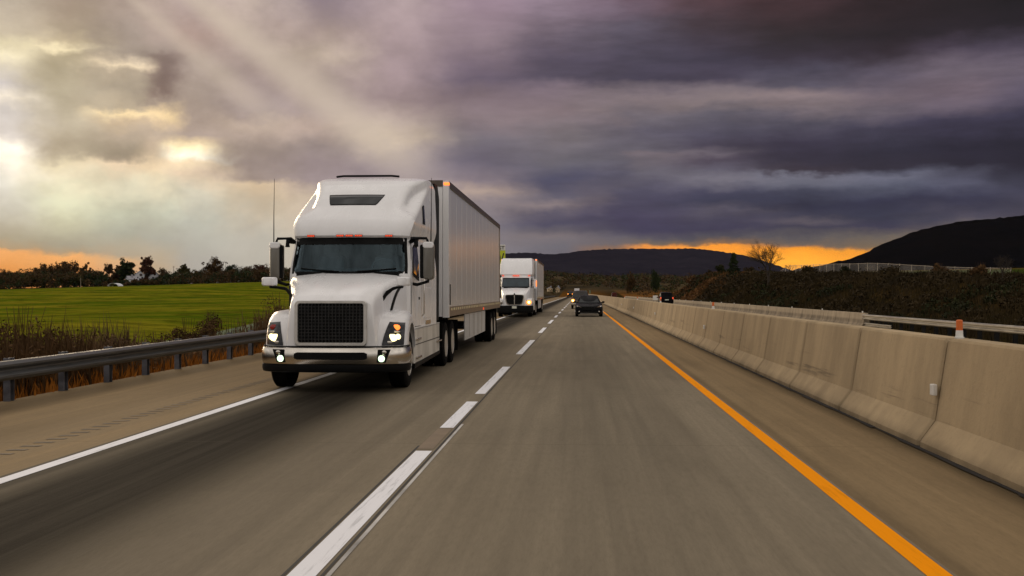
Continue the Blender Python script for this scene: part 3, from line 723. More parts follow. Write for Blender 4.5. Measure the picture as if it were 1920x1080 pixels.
# chain link fence on the plateau
fm, t, pb = new_mat('chain_link'); setb(pb, col=(.30,.30,.31), rough=.6, metal=.3)
tr = t.n('ShaderNodeBsdfTransparent'); P = t.n('ShaderNodeNewGeometry').outputs['Position']
mxs = t.n('ShaderNodeMixShader', inp={0: t.mapr(t.noise(t.scalev(P, (1,.4,1)), .3, 3), .3, .7, .10, .22), 1: tr.outputs[0], 2: pb.outputs[0]})
t.t.links.new(mxs.outputs[0], t.t.nodes['Material Output'].inputs[0])
fence = thing('chain_link_fence', 'long grey chain link fence running along the top of the right bank', 'fence', (0,0,0))
fp = [(62, 165+8*k) for k in range(0, 42)]
FH = 2.3
b = MB()
for (x, y), (x2, y2) in zip(fp, fp[1:]):
    b.poly([(x, y, height(x, y)+.05), (x2, y2, height(x2, y2)+.05), (x2, y2, height(x2, y2)+FH), (x, y, height(x, y)+FH)])
b.build('mesh_panel', fm, fence)
b = MB()
for (x, y), (x2, y2) in zip(fp, fp[1:]): b.tube([(x-.03, y, height(x, y)+FH), (x2-.03, y2, height(x2, y2)+FH)], .035, 5)
b.build('top_rail', 'galvlight', fence)
for x, y in fp:
    b = MB(); b.tube([(x-.06, y, height(x, y)-.3), (x-.06, y, height(x, y)+FH+.12)], .06, 6); b.build('post', 'galvlight', fence)
# ------------------------------------------------------------------ wheels and trailers
def make_wheel(parent, loc, r=.5, wd=.30, side=1, dual=False, rimmat='alu', n=36, name='wheel'):
    """side=+1: outer face towards +x"""
    b = MB(); w = wd/2
    prof = [(-w,.60*r),(-w,.80*r),(-w*.93,.94*r),(-w*.78,.995*r),(-w*.40,r),(-w*.37,.978*r),(-w*.30,.978*r),(-w*.27,r),(w*.27,r),(w*.30,.978*r),(w*.37,.978*r),(w*.40,r),(w*.78,.995*r),(w*.93,.94*r),(w,.80*r),(w*.99,.60*r),(w*.3,.57*r)]
    if dual: prof = [(x-wd*1.12, q) for x, q in prof]+[(-w*.99,.60*r)]+prof
    prof = [(x*side, q) for x, q in prof]
    b.lathe_x((0,0,0), prof, n); o = b.build(name, 'rubber', parent); o.location = loc
    b = MB(); k = .12 if dual else .75
    b.lathe_x((0,0,0), [(side*x, q) for x, q in [(w*.98,.60*r),(w*1.0,.57*r),(w*.8,.53*r),(w*(k-.35),.49*r),(w*(k-.5),.40*r),(w*k,.34*r),(w*(k+.08),.20*r),(w*(k+.55),.17*r),(w*(k+.62),.10*r),(w*(k+.62),.004)]], n, 0)
    for q in range(10):
        a = q*math.pi/5; c = (0, math.cos(a)*.27*r, math.sin(a)*.27*r)
        b.tube([(side*w*(k-.02), c[1], c[2]), (side*w*(k+.3), c[1], c[2])], .026*r*1.3, 6, 1)
    for q in range(10):
        a = (q+.5)*math.pi/5; c = (math.cos(a)*.44*r, math.sin(a)*.44*r)
        b.tube([(side*w*(k-.33), c[0], c[1]), (side*w*(k-.22), c[0], c[1])], .045*r, 8, 1)
    b.build('rim', [rimmat, 'steel'], o); return o

def trailer_mat():
    m, t, pb = new_mat('trailer_skin'); setb(pb, metal=.32, rough=.22, spec=.6)
    oc = t.n('ShaderNodeTexCoord').outputs['Object']; sp = t.n('ShaderNodeSeparateXYZ', inp={0: oc})
    n = t.noise(t.scalev(oc, (1, 3.2, .22)), 1.4, 6, .62); n2 = t.noise(oc, .7, 4)
    c = t.mix(t.mapr(n, .35, .72), (.80,.79,.79), (.74,.725,.715))
    c = t.mix(t.math('MULTIPLY', t.mapr(sp.outputs[2], 1.1, 2.0, .35, 0), t.mapr(n, .3, .7)), c, (.30,.24,.18))
    t.t.links.new(c, pb.inputs['Base Color'])
    t.t.links.new(t.mapr(n, .3, .75, .22, .27), pb.inputs['Roughness'])
    # gentle quilting of the sheets between the posts
    wv = t.math('ABSOLUTE', t.math('SUBTRACT', t.math('FRACT', t.math('DIVIDE', sp.outputs[1], .61)), .5))
    h = t.math('ADD', t.math('MULTIPLY', wv, wv), t.math('MULTIPLY', n2, .12))
    bp = t.n('ShaderNodeBump', inp={'Strength': .16, 'Distance': .01, 'Height': h}); t.t.links.new(bp.outputs[0], pb.inputs['Normal']); return m
M['tskin'] = trailer_mat()
M['rail'] = simple('trailer_rail', (.30,.24,.19), .35, .7, var=.2)
M['toprail'] = simple('top_rail', (.10,.075,.06), .4, .5, var=.2)
M['skirt'] = simple('side_skirt', (.50,.49,.47), .45, .2, var=.14, scale=2, stretch=(1,1,.4))
def make_trailer(root, y0, L=16.15, W=1.3, Z0=1.12, Z1=4.13, lit=True):
    b = MB(); z0, z1 = Z0+.22, Z1-.12
    b.box(-W+.02, W-.02, y0+.06, y0+L-.02, Z0+.1, Z1-.02, 0)
    for s in (-1, 1):
        k = y0+.62
        while k < y0+L-.3:                       # posts between the sheets
            b.box(s*(W-.02), s*(W-.0175), k-.02, k+.02, z0, z1, 0); k += 1.22
        b.box(s*(W-.08), s*(W+.012), y0+.14, y0+L, Z1-.12, Z1+.005, 2)       # top rail
        b.box(s*(W-.08), s*(W+.008), y0+.14, y0+L, Z0, z0, 1)                # bottom rail
        k = y0+.5
        while k < y0+L-.4:                       # tape and rivet line along the rail
            b.box(s*(W+.008), s*(W+.014), k, k+.18, Z0+.13, Z0+.19, 3); k += .46
        b.box(s*(W-.12), s*(W+.010), y0-.02, y0+.14, Z0-.02, Z1+.01, 4)      # front corner posts
        b.box(s*(W-.10), s*(W+.006), y0+L-.06, y0+L+.03, Z0, Z1+.004, 1)
    b.box(-W+.13, W-.13, y0-.015, y0+.058, Z0, Z1-.02, 4)
    b.box(-W+.125, W-.125, y0-.03, y0+.10, Z1-.12, Z1+.02, 2)
    b.box(-.5, .5, y0+.8, y0+L-.3, Z0-.2, Z0+.098, 5)                      # frame beneath
    for q in range(int(L/1.2)): b.box(-W+.1, W-.1, y0+.7+q*1.2, y0+.78+q*1.2, Z0-.06, Z0+.097, 5)
    t_ = b.build('trailer', ['tskin','rail','toprail','tape','white','steel'], root)
    for s in (-1, 1):
        b = MB(); b.prism([(y0+3.95, Z0-.02), (y0+10.15, Z0-.02), (y0+10.15, .46), (y0+4.0, .43)], 'x', s*(W-.06), s*(W-.035), 0)
        for q in range(1, 5): b.box(s*(W-.035), s*(W-.028), y0+3.95+q*1.24-.01, y0+3.95+q*1.24+.01, .47, Z0-.04, 1)
        b.build('side_skirt', ['skirt','rail'], t_)
        b = MB(); b.box(s*.9-.06, s*.9+.06, y0+2.75, y0+2.87, .35, Z0-.02); b.box(s*.9-.12, s*.9+.12, y0+2.66, y0+2.96, .31, .36)
        b.tube([(s*.9, y0+2.8, .6), (s*.5, y0+3.6, Z0-.1)], .03, 6); b.build('landing_leg', 'steel', t_)
        for wy in (y0+13.1, y0+14.4): make_wheel(t_, (s*(W-.19), wy, .5), side=s, dual=True, wd=.27)
        b = MB(); b.box(s*(W-.62), s*(W-.04), y0+15.05, y0+15.07, .2, Z0-.02); b.build('mud_flap', 'rubber', t_)
        b = MB(); b.box(s*(W-.10), s*(W+.022), y0-.035, y0+.05, Z1-.09, Z1-.03); b.build('marker_light', 'amber', t_, bevel=.008)
        b = MB(); b.box(s*(W+.009), s*(W+.03), y0+8.9, y0+9.02, Z0+.02, Z0+.09); b.build('marker_light', 'red', t_, bevel=.008)
        b = MB(); b.box(s*(W+.010), s*(W+.028), y0+.16, y0+.22, Z0+.26, Z0+.72); b.build('tie_plate', 'steel', t_)
    b = MB(); b.box(-1.15, 1.15, y0+L-.05, y0+L+.05, .5, .62); b.box(-.8, -.7, y0+L-.04, y0+L+.04, .62, Z0); b.box(.7, .8, y0+L-.04, y0+L+.04, .62, Z0)
    for wy in (y0+13.1, y0+14.4): b.tube([(-1.1, wy, .5), (1.1, wy, .5)], .08, 8)
    b.build('underride_guard', 'steel', t_)
    return t_

# ------------------------------------------------------------------ the white semi truck in front
TX, TY = -4.2, yof(18.45, -4.1)
truck = thing('semi_truck', 'big white sleeper cab semi truck hauling a grey box trailer, nearest on the left lane', 'truck', (TX, TY, 0))
def TT(p): return Vector((p.x + interp(p.y, [(0,.11),(1,.075),(2.2,.0),(4,-.04),(5.6,-.04),(7,0)]), p.y, p.z))
def TB(): return MB(TT)
def W_(y): return interp(y, [(1.6,1.09),(2.2,1.125),(3.2,1.155),(4.4,1.185),(5.6,1.20)])
def cw(y, z): return W_(y) - .055*ss((z-2.0)/.7) + .055*ss((z-2.66)/.3)
CAB = [(.95,1.92,.05,.10),(1.5,1.86,.07,.12),(1.97,1.78,.14,.16),(2.02,1.80,.14,.16),(2.35,1.95,.14,.16),(2.64,2.085,.14,.16),(2.665,2.03,.15,.15),(2.70,1.985,.16,.15),(2.80,1.985,.18,.17),(2.92,2.04,.20,.20),(3.0,2.12,.22,.22)]
def lev(z, tab): return [interp(z, [(r[0], r[k]) for r in tab]) for k in (1,2,3)]
def front(z, t, tab=CAB, wfun=cw):
    yf, bow, cr = lev(z, tab); a = abs(t)
    return (t*wfun(yf+bow+cr, z), yf + bow*a*a + cr*max(0, (a-.8)/.2)**2, z)
def ring(z, tab, wfun, yb):
    yf, bow, cr = lev(z, tab); ys_ = yf+bow+cr; pts = []
    side_s = [k/32 for k in range(1, 25)]+[.8,.9,1]
    for s in reversed(side_s): y = lerp(ys_, yb, s); pts.append((wfun(y, z), y, z))
    for k in range(41): pts.append(front(z, 1-k*.05, tab, wfun))
    for s in side_s: y = lerp(ys_, yb, s); pts.append((-wfun(y, z), y, z))
    return pts
b = TB(); YB = 5.5
b.loft([ring(z, CAB, cw, YB) for z in (.95,1.2,1.5,1.75,1.97,2.02,2.2,2.4,2.64,2.665,2.70,2.76,2.83,2.92,3.0)])
ns_ = len(ring(2.2, CAB, cw, YB)); lo_ = (ns_-41)//2          # leave the windscreen opening free
keep = [q for q, f in enumerate(b.f) if not (len(f) == 4 and all(lo_+2 <= v % ns_ <= lo_+38 for v in f) and all(2.01 < b.v[v][2] < 2.65 for v in f))]
b.f = [b.f[q] for q in keep]; b.m = [b.m[q] for q in keep]; b.s = [b.s[q] for q in keep]
cab = b.build('cab', 'white', truck, sharp=30)
FAIR = [(2.98,2.17,.20,.20),(3.05,2.25,.20,.20),(3.25,2.56,.20,.20),(3.45,2.88,.20,.20),(3.62,3.18,.20,.20),(3.76,3.46,.20,.22),(3.88,3.80,.20,.24),(3.97,4.25,.2,.26),(4.02,4.7,.2,.3)]
def fw(y, z):
    zs = lerp(3.03, 3.72, max(0, min(1, (y-2.6)/1.9)))            # a wing sweeps up and back; the bubble above it is narrower
    return W_(y) - .25*ss((z-zs)/.11)*(1-ss((y-3.3)/1.5)) - .03*ss((z-3)/.9) - .10*max(0, (z-3.78)/.24)**2
b = TB()
b.loft([ring(z, FAIR, fw, YB) for z in [2.98+.02*k for k in range(53)]])
fair = b.build('roof_fairing', 'white', truck, sharp=60)
def front_patch(z0, z1, ta, tb, off, mat_, name, tab=CAB, wf=cw, parent=truck, nz=6, nt=16, slope=0, rnd=0):
    b = TB(); g = []
    for i in range(nz+1):
        row = []; fz = i/nz
        z = lerp(z0, z1, fz)
        e = rnd*(2*abs(fz-.5))**6
        for k in range(nt+1):
            t = lerp(ta+slope*.75*(1-fz)+e, tb-slope*(1-fz)-e, k/nt); p = front(z, t, tab, wf); row.append((p[0]*(1+0*off), p[1]-off, p[2]))
        g.append(row)
    g2 = [[(x, y+.03, z) for x, y, z in r] for r in g]
    ids = [[b.pt(p) for p in r] for r in g]; ids2 = [[b.pt(p) for p in r] for r in g2]
    for a, c in zip(ids, ids[1:]):
        for k in range(nt): b.face((a[k], a[k+1], c[k+1], c[k]), 0, True)
    loop = [ids[0][k] for k in range(nt+1)]+[ids[i][nt] for i in range(1, nz+1)]+[ids[nz][k] for k in range(nt-1, -1, -1)]+[ids[i][0] for i in range(nz-1, 0, -1)]
    loop2 = [ids2[0][k] for k in range(nt+1)]+[ids2[i][nt] for i in range(1, nz+1)]+[ids2[nz][k] for k in range(nt-1, -1, -1)]+[ids2[i][0] for i in range(nz-1, 0, -1)]
    for k in range(len(loop)):
        k2 = (k+1) % len(loop); b.face((loop[k2], loop[k], loop2[k], loop2[k2]), 0)
    return b.build(name, mat_, parent, sharp=60)
for z0_, z1_, a_, b_ in ((2.0,2.045,-.955,.955),(2.60,2.66,-.955,.955),(2.046,2.599,-.955,-.905),(2.046,2.599,.905,.955)):
    front_patch(z0_, z1_, a_, b_, .012, 'blackplastic', 'windscreen_frame')
front_patch(2.035, 2.61, -.915, .915, .018, 'clearscreen', 'windscreen', rnd=.02)
front_patch(2.535, 2.652, -.90, .90, .022, 'blackplastic', 'sun_strip', nz=2)
b = TB(); b.prism([(1.97,1.99),(2.15,2.09),(2.45,2.11),(2.62,2.03),(2.62,1.7),(1.97,1.9)], 'x', -1.02, 1.02); b.build('dashboard', 'dash', truck)
b = TB(); b.box(-1.05, 1.05, 3.75, 3.78, 1.2, 2.95); b.build('sleeper_curtain', 'dash', truck)
for s in (-1, 1):
    b = TB(); b.prism([(s*.55+x, z) for x, z in rrect(-.26,.26,1.6,2.36,.09)], 'y', 3.05, 3.22); b.prism([(s*.55+x, z) for x, z in rrect(-.15,.15,2.38,2.58,.06)], 'y', 3.07, 3.19); b.prism([(s*.55+x, z) for x, z in rrect(-.1,.1,2.3,2.45,.03)], 'y', 3.09, 3.16); b.build('seat', 'seatcloth', truck, bevel=.03)
b = TB(); b.tube([(.55+.23*math.cos(R(q)), 2.62-.08*math.sin(R(q)), 2.10+.19*math.sin(R(q))) for q in range(0, 361, 20)], .018, 6); b.tube([(.32,2.62,2.10),(.55,2.60,2.09),(.78,2.62,2.10)], .016, 6); b.tube([(.55,2.60,2.09),(.55,2.5,1.9)], .03, 6); b.build('steering_wheel', 'seatcloth', truck)
def sl(z0,z1,ta,tb,off,m,n,slope): return front_patch(z0, z1, ta, tb, off, m, n, FAIR, fw, slope=slope, rnd=.012)
sl(3.305, 3.535, -.655, .57, .010, 'blackplastic', 'skylight_frame', .13)
sl(3.325, 3.515, -.635, .55, .018, 'glass', 'skylight', .125)
for t_ in (-.72,-.17,0,.17,.72):
    p = front(2.695, t_*.93); b = TB(); b.box(p[0]-.07, p[0]+.07, p[1]-.035, p[1]+.03, 2.672, 2.712)
    for q in range(4): b.box(p[0]-.062+q*.033, p[0]-.038+q*.033, p[1]-.042, p[1]-.034, 2.68, 2.704, 1)
    b.build('marker_light', ['reddull','red'], truck)
for s, y0_ in ((-1, 0), (1, 0)):       # wipers
    b = TB(); p = front(2.035, s*.15); q = front(2.09, s*.78)
    b.tube([(p[0], p[1]-.04, p[2]), ((p[0]+q[0])/2, (p[1]+q[1])/2-.05, 2.06), (q[0], q[1]-.035, q[2])], .012, 6)
    b.build('wiper', 'blackplastic', truck)
# hood
HT = [(.05,1.43),(.08,1.52),(.16,1.585),(.35,1.665),(.8,1.81),(1.3,1.935),(1.80,2.0)]
HW = [(.05,.655),(.08,.67),(.16,.685),(.5,.73),(1.1,.87),(1.80,1.04)]
def hood_ring(y):
    zt, w = interp(y, HT), interp(y, HW); zb = lerp(.72, 1.1, ss((y-.1)/1.5)); wb = w + lerp(.10, .03, y/1.8)
    dz = lerp(.09, .13, y/1.8)
    half = [(wb, zb), (lerp(wb, w+.025, .5), lerp(zb, zt-dz, .5)), (w+.025, zt-dz-.07), (w+.005, zt-dz), (w-.035, zt-dz*.55), (w-.12, zt-dz*.25), (w*.62, zt-.004), (w*.45, zt+.012), (w*.2, zt+.004)]
    return [(x, y, z) for x, z in half]+[(0, y, zt+.004)]+[(-x, y, z) for x, z in reversed(half)]
b = TB(); b.loft([hood_ring(y) for y in (.05,.065,.08,.11,.16,.25,.35,.55,.8,1.05,1.3,1.55,1.80)], sm=True)
b.build('hood', 'white', truck, sharp=32)
b = TB(); b.poly([(-.95,1.79,1.985),(.95,1.79,1.985),(.9,1.93,2.045),(-.9,1.93,2.045)]); b.box(-.93,.93,1.73,1.82,1.93,2.008); b.build('cowl', 'blackplastic', truck)
# grille
b = TB(); o_ = rrect(-.605,.605,.775,1.52,.07); i_ = rrect(-.545,.545,.83,1.475,.04)
b.loft([[(x, .07, z) for x, z in o_], [(x, .01, z) for x, z in o_], [(x*.985, -.005, (z-1.15)*.985+1.15) for x, z in o_], [(x*1.01, -.005, (z-1.15)*1.01+1.15) for x, z in i_], [(x, .01, z) for x, z in i_], [(x, .045, z) for x, z in i_]], caps=(False, False))
gs = b.build('grille_surround', 'alu', truck, bevel=0)
b = TB(); b.box(-.545,.545,.043,.047,.83,1.475,1)
for k in range(1, 12): z = .83+.645*k/12; b.box(-.545,.545,.006,.043,z-.008,z+.008,0)
for k in range(1, 19): x = -.545+1.09*k/19; b.box(x-.006,x+.006,.010,.043,.83,1.475,0)
b.build('grille', [simple('grille_bars', (.035,.034,.033), .35, .6, var=.3, spec=.3), 'blackplastic'], truck)
b = TB(); b.box(-.70,.70,.07,.13,.70,.80,0); b.build('lower_apron', 'white', truck, bevel=.015)
# fenders
def fender(s):
    b = TB(); rings = []
    outer = [(.13,.72),(.15,.86),(.19,1.0),(.27,1.12),(.42,1.22),(.65,1.30),(.95,1.355),(1.25,1.36),(1.5,1.32),(1.72,1.22),(1.88,1.06),(1.97,.88),(2.0,.70)]
    inner = [(1.90,.70),(1.86,.86),(1.74,1.02),(1.52,1.14),(1.25,1.18),(.98,1.14),(.76,1.02),(.65,.86),(.61,.72)]
    for x, dz, k in ((.60,0,.0),(.72,0,.0),(.85,0,.04),(.98,-.005,.12),(1.09,-.02,.22),(1.165,-.045,.31),(1.205,-.09,.38),(1.215,-.13,.41)):
        pts = []
        for y, z in outer:
            sh = k*(1-ss((y-.1)/1.0)); zz = z+dz*ss((z-.72)/.4)
            if y > 1.5: zz = z+dz*.8*ss((z-.7)/.3)
            bulge = .16*(1-ss((x-.6)/.3))
            pts.append((s*x, y+sh, zz))
        for y, z in inner: pts.append((s*x, y+ (k*.55*(1-ss((y-.1)/.9))), z+min(0, dz*.35)))
        rings.append(pts)
    b.loft(rings)
    return b.build('fender', 'white', truck, sharp=40)
for s in (-1, 1): fender(s)
def fend_y(x, z):
    y = interp(z, [(.72,.13),(.86,.15),(1.0,.19),(1.12,.27),(1.22,.42)])
    k = interp(x, [(.72,0),(.85,.04),(.98,.12),(1.09,.22),(1.165,.31),(1.205,.38),(1.215,.41)])
    return y + k*(1-ss((y-.1)/1.0))
# headlights
for s in (-1, 1):
    b = TB(); nz, nx = 8, 8; g = []
    for i in range(nz+1):
        f = i/nz; z = lerp(.775, 1.165, f); xi = lerp(.83, .93, f**1.3); xo = lerp(1.165, 1.19, f)-.02*f*f
        g.append([(s*lerp(xi, xo, k/nx), fend_y(lerp(xi, xo, k/nx), z)-.014, z-.02*(k/nx)*f) for k in range(nx+1)])
    ids = [[b.pt(p) for p in r] for r in g]; back = [[b.pt((p[0], p[1]+.05, p[2])) for p in r] for r in g]
    for a, c in zip(ids, ids[1:]):
        for k in range(nx): b.face((a[k], a[k+1], c[k+1], c[k]) if s > 0 else (a[k+1], a[k], c[k], c[k+1]), 0, True)
    for i in range(nz):
        for e in (0, nx): b.face((ids[i][e], ids[i+1][e], back[i+1][e], back[i][e]))
    for k in range(nx):
        for e in (0, nz): b.face((ids[e][k], ids[e][k+1], back[e][k+1], back[e][k]))
    hl = b.build('headlight', 'lens', truck, sharp=60)
    b = TB(); x = .985; b.ball((s*x, fend_y(x, .90)-.012, .90), (.10,.024,.066)); b.ball((s*(x+.085), fend_y(x+.09, .915)-.012, .915), (.055,.02,.052)); b.build('lamp', 'lamp', hl)
    b = TB(); b.ball((s*1.04, fend_y(1.04, 1.07)-.012, 1.07), (.070,.022,.050)); b.build('turn_signal', 'amber' if s > 0 else 'reddull', hl)
    b = TB(); b.ball((s*.93, fend_y(.93, .825)-.010, .825), (.07,.012,.025)); b.build('reflector_bowl', 'chrome', hl)
    b = TB(); b.ball((s*1.03, fend_y(1.03, 1.0)-.010, 1.0), (.09,.012,.016)); b.build('chrome_bar', 'chrome', hl)
# bumper
BP = [(0,0),(.3,.008),(.6,.03),(.85,.075),(1.0,.135),(1.11,.215),(1.185,.33),(1.225,.47),(1.235,.66)]
def along(sec, path=BP):
    rings = []
    full = [(-x, y) for x, y in reversed(path[1:])]+list(path)
    for i, (x, y) in enumerate(full):
        a, c = full[max(0, i-1)], full[min(len(full)-1, i+1)]; tx, ty = c[0]-a[0], c[1]-a[1]; l = math.hypot(tx, ty); nx, ny = ty/l, -tx/l
        rings.append([(x+nx*d, y+ny*d, z) for d, z in sec])
    return rings
def dense(path, n=6):
    out = []
    for (x, y), (x2, y2) in zip(path, path[1:]):
        for k in range(n): out.append((lerp(x, x2, k/n), lerp(y, y2, k/n)))
    return out+[path[-1]]
b = TB(); b.loft(along([(0,.465),(.022,.475),(.034,.53),(.038,.61),(.030,.69),(.012,.738),(-.01,.748),(-.07,.748),(-.07,.465)])); bump = b.build('bumper', 'chrome', truck, sharp=30)
b = TB(); b.loft(along([(-.01,.335),(.018,.345),(.034,.39),(.03,.462),(-.08,.462),(-.08,.335)])); b.build('valance', 'blackplastic', truck, sharp=30)
b = TB(); b.loft(along([(-.01,.752),(.01,.752),(.01,.772),(-.01,.772)])); b.build('bumper_seal', 'blackplastic', truck)
def bump_y(x): return interp(abs(x), BP)
def bump_patch(poly, off, mat_, name, parent=bump):
    b = TB(); b.loft([[(x, bump_y(x)-off+.05, z) for x, z in poly], [(x, bump_y(x)-off, z) for x, z in poly]]); return b.build(name, mat_, parent)
b = TB(); n = 24; rows = []
for k in range(n+1):
    x = lerp(-.61, .61, k/n); e = .02 if k in (0, n) else 0
    rows.append([(x, bump_y(x)-.03, .545+e), (x, bump_y(x)-.041, .55+e), (x, bump_y(x)-.041, .665-e), (x, bump_y(x)-.03, .67-e)])
b.loft(rows, sm=False)
for k in range(9):
    x = -.5+k*.125; b.box(x-.004, x+.004, bump_y(x)-.046, bump_y(x)-.038, .555, .66)
b.build('air_intake', 'blackplastic', bump)
for s in (-1, 1):
    fp_ = [(s*.735,.715),(s*.955,.715),(s*.93,.635),(s*.865,.505),(s*.735,.505)]
    fo = bump_patch([(s*.79,.712),(s*.985,.712),(s*.90,.508),(s*.745,.508)] if False else [(s*.785,.715),(s*.99,.715),(s*.91,.50),(s*.765,.50)], .044, 'blackplastic', 'fog_light')
    b = TB(); b.tube([(s*.845, bump_y(.845)-.04, .567), (s*.845, bump_y(.845)-.058, .567)], .062, 16); b.build('fog_lamp', 'fog', fo) if False else None
    b = TB(); b.ball((s*.842, bump_y(.842)-.046, .565), (.056,.02,.056), 16); o = b.build('fog_lamp', 'fog', fo)
    b = TB(); b.ball((s*.885, bump_y(.885)-.046, .668), (.04,.015,.036), 14); b.build('driving_lamp', 'chrome', fo)
# chassis, wheels
b = TB(); b.box(-.45,-.36,.4,9.0,.62,.9); b.box(.36,.45,.4,9.0,.62,.9); b.box(-.36,.36,6.9,8.4,.8,1.08); b.box(-.6,.6,.25,1.9,.4,1.3); b.box(-1.0,1.0,2.1,5.4,.42,.96)
for y in (1.25,7.0,8.3): b.tube([(-1.0,y,.5),(1.0,y,.5)], .09, 10)
b.box(-.62,.62,7.2,8.1,1.02,1.12); b.box(-.55,.55,5.5,6.8,.6,.95); b.build('chassis', 'steel', truck)
def tw(x, y): return TT(Vector((x, y, .5)))
for s in (-1, 1):
    make_wheel(truck, tw(s*1.02, 1.22), side=s, wd=.31)
    for y in (7.0, 8.3): make_wheel(truck, tw(s*1.06, y), side=s, dual=True, wd=.27)
    b = TB(); b.box(s*.75, s*1.24, 6.15, 6.19, .45, 1.0); b.build('mud_flap', 'rubber', truck)
    b = TB(); b.box(s*.78, s*1.24, 8.98, 9.0, .25, 1.0); b.build('mud_flap', 'rubber', truck)
# lower side fairings with steps
for s in (-1, 1):
    b = TB()
    b.prism([(2.06,.30),(6.05,.36),(6.05,.98),(2.06,.98)], 'x', s*.98, s*1.185, 0)
    b.box(s*1.0, s*1.20, 2.1, 6.0, .985, 1.01, 0)
    sf = b.build('side_fairing', 'cream', truck, bevel=.02)
    b = TB()
    b.box(s*1.185, s*1.192, 2.15, 6.0, .685, .70); b.box(s*1.185, s*1.192, 3.55, 3.565, .4, .97); b.box(s*1.185, s*1.192, 4.85, 4.865, .4, .97)
    b.box(s*1.15, s*1.19, 2.22, 2.95, .80, .93); b.box(s*1.15, s*1.19, 2.25, 3.0, .46, .60)
    b.prism([(2.06,.27),(6.05,.33),(6.05,.40),(2.06,.36)], 'x', s*1.0, s*1.20)
    b.build('step_well', 'blackplastic', sf)
    for z, y in ((.80, 2.55), (.46, 2.6), (.63, 5.75)):
        b = TB(); b.box(s*1.10, s*1.235, y-.33, y+.33, z-.03, z+.012); b.build('step', 'chrome', sf, bevel=.01)
# side doors, windows
def side_patch(s, poly, off, mat_, name, parent=truck, th=.02, bevel=0):
    b = TB(); ls = []
    n = len(poly); dens = []
    for (y, z), (y2, z2) in zip(poly, poly[1:]+poly[:1]):
        m = max(1, int(math.hypot(y2-y, z2-z)/.25))
        for k in range(m): dens.append((lerp(y, y2, k/m), lerp(z, z2, k/m)))
    f = (lambda y, z: cw(y, z) if z <= 3.0 else fw(y, z))
    o1 = [(s*(f(y, z)+off-th), y, z) for y, z in dens]; o2 = [(s*(f(y, z)+off), y, z) for y, z in dens]
    b.loft([o1, o2], sm=False); return b.build(name, mat_, parent, bevel=bevel)
def side_grid(s, a, c, d, e, off, mat_, name, n=8):
    f = (lambda y, z: cw(y, z) if z <= 2.98 else fw(y, z)); b = MB(TT); g = []
    for i in range(n+1):
        row = []
        for k in range(n+1):
            u, v = k/n, i/n; y = lerp(lerp(a[0], c[0], u), lerp(e[0], d[0], u), v); z = lerp(lerp(a[1], c[1], u), lerp(e[1], d[1], u), v)
            row.append((y, z, f(y, z)))
        g.append(row)
    rings = []
    per = [g[0][k] for k in range(n+1)]+[g[i][n] for i in range(1, n+1)]+[g[n][k] for k in range(n-1, -1, -1)]+[g[i][0] for i in range(n-1, 0, -1)]
    b.loft([[(s*(x-.02), y, z) for y, z, x in per], [(s*(x+off), y, z) for y, z, x in per]], caps=(False, False), sm=False)
    ids = [[b.pt((s*(x+off), y, z)) for y, z, x in r] for r in g]
    for p, q in zip(ids, ids[1:]):
        for k in range(n): b.face((p[k], p[k+1], q[k+1], q[k]), 0, True)
    return b.build(name, mat_, truck)
for s in (-1, 1):
    d = side_patch(s, [(2.16,1.02),(3.28,1.02),(3.28,2.60),(2.62,2.62),(2.42,2.55),(2.18,2.05)], .012, 'white', 'door', bevel=.008)
    side_patch(s, [(2.13,1.0),(3.30,1.0),(3.30,2.63),(2.60,2.65),(2.39,2.58),(2.13,2.04)], .004, 'blackplastic', 'door_gap')
    side_patch(s, [(2.26,1.98),(3.02,1.88),(3.06,2.54),(2.62,2.55),(2.46,2.49)], .017, 'blackplastic', 'window_frame', d)
    side_patch(s, [(2.33,2.02),(2.97,1.93),(3.0,2.50),(2.64,2.51),(2.50,2.46)], .022, 'glass', 'window', d)
    b = TB(); b.box(s*1.14, s*1.165, 2.98, 3.2, 1.52, 1.57); b.box(s*1.125, s*1.145, 2.95, 3.22, 1.46, 1.62); b.build('handle', 'blackplastic', d)
    side_grid(s, (3.60,3.00), (3.88,3.00), (3.78,3.38), (3.56,3.34), .012, 'blackplastic', 'sleeper_window_frame')
    side_grid(s, (3.64,3.04), (3.84,3.04), (3.75,3.345), (3.60,3.315), .018, 'glass', 'sleeper_window')
    side_patch(s, [(3.75,1.15),(4.75,1.15),(4.75,1.75),(3.75,1.75)], .010, 'white', 'locker_door', bevel=.006)
    side_patch(s, [(2.40,2.63),(3.35,2.66),(3.35,2.70),(2.40,2.69)], .012, 'blackplastic', 'gutter')
    side_patch(s, [(3.95,1.02),(4.6,1.02),(4.6,1.10),(3.95,1.10)], .012, 'chrome', 'grab_plate')
    b = TB(); b.tube([(s*1.17,3.4,1.2),(s*1.21,3.4,1.24),(s*1.21,3.42,2.0),(s*1.17,3.42,2.04)], .016, 6); b.build('grab_rail', 'chrome', truck)
    # dark fabric extender between sleeper and trailer
    b = TB(); b.prism([(5.48,1.05),(6.1,1.05),(6.15,3.7),(5.9,3.98),(5.48,3.98)], 'x', s*1.115, s*1.165); b.build('side_extender', 'blackplastic', truck, bevel=.01)
    b = TB(); b.tube([(s*.80,5.75,1.0),(s*.80,5.8,2.6)], .09, 10); b.build('air_line', 'steel', truck)
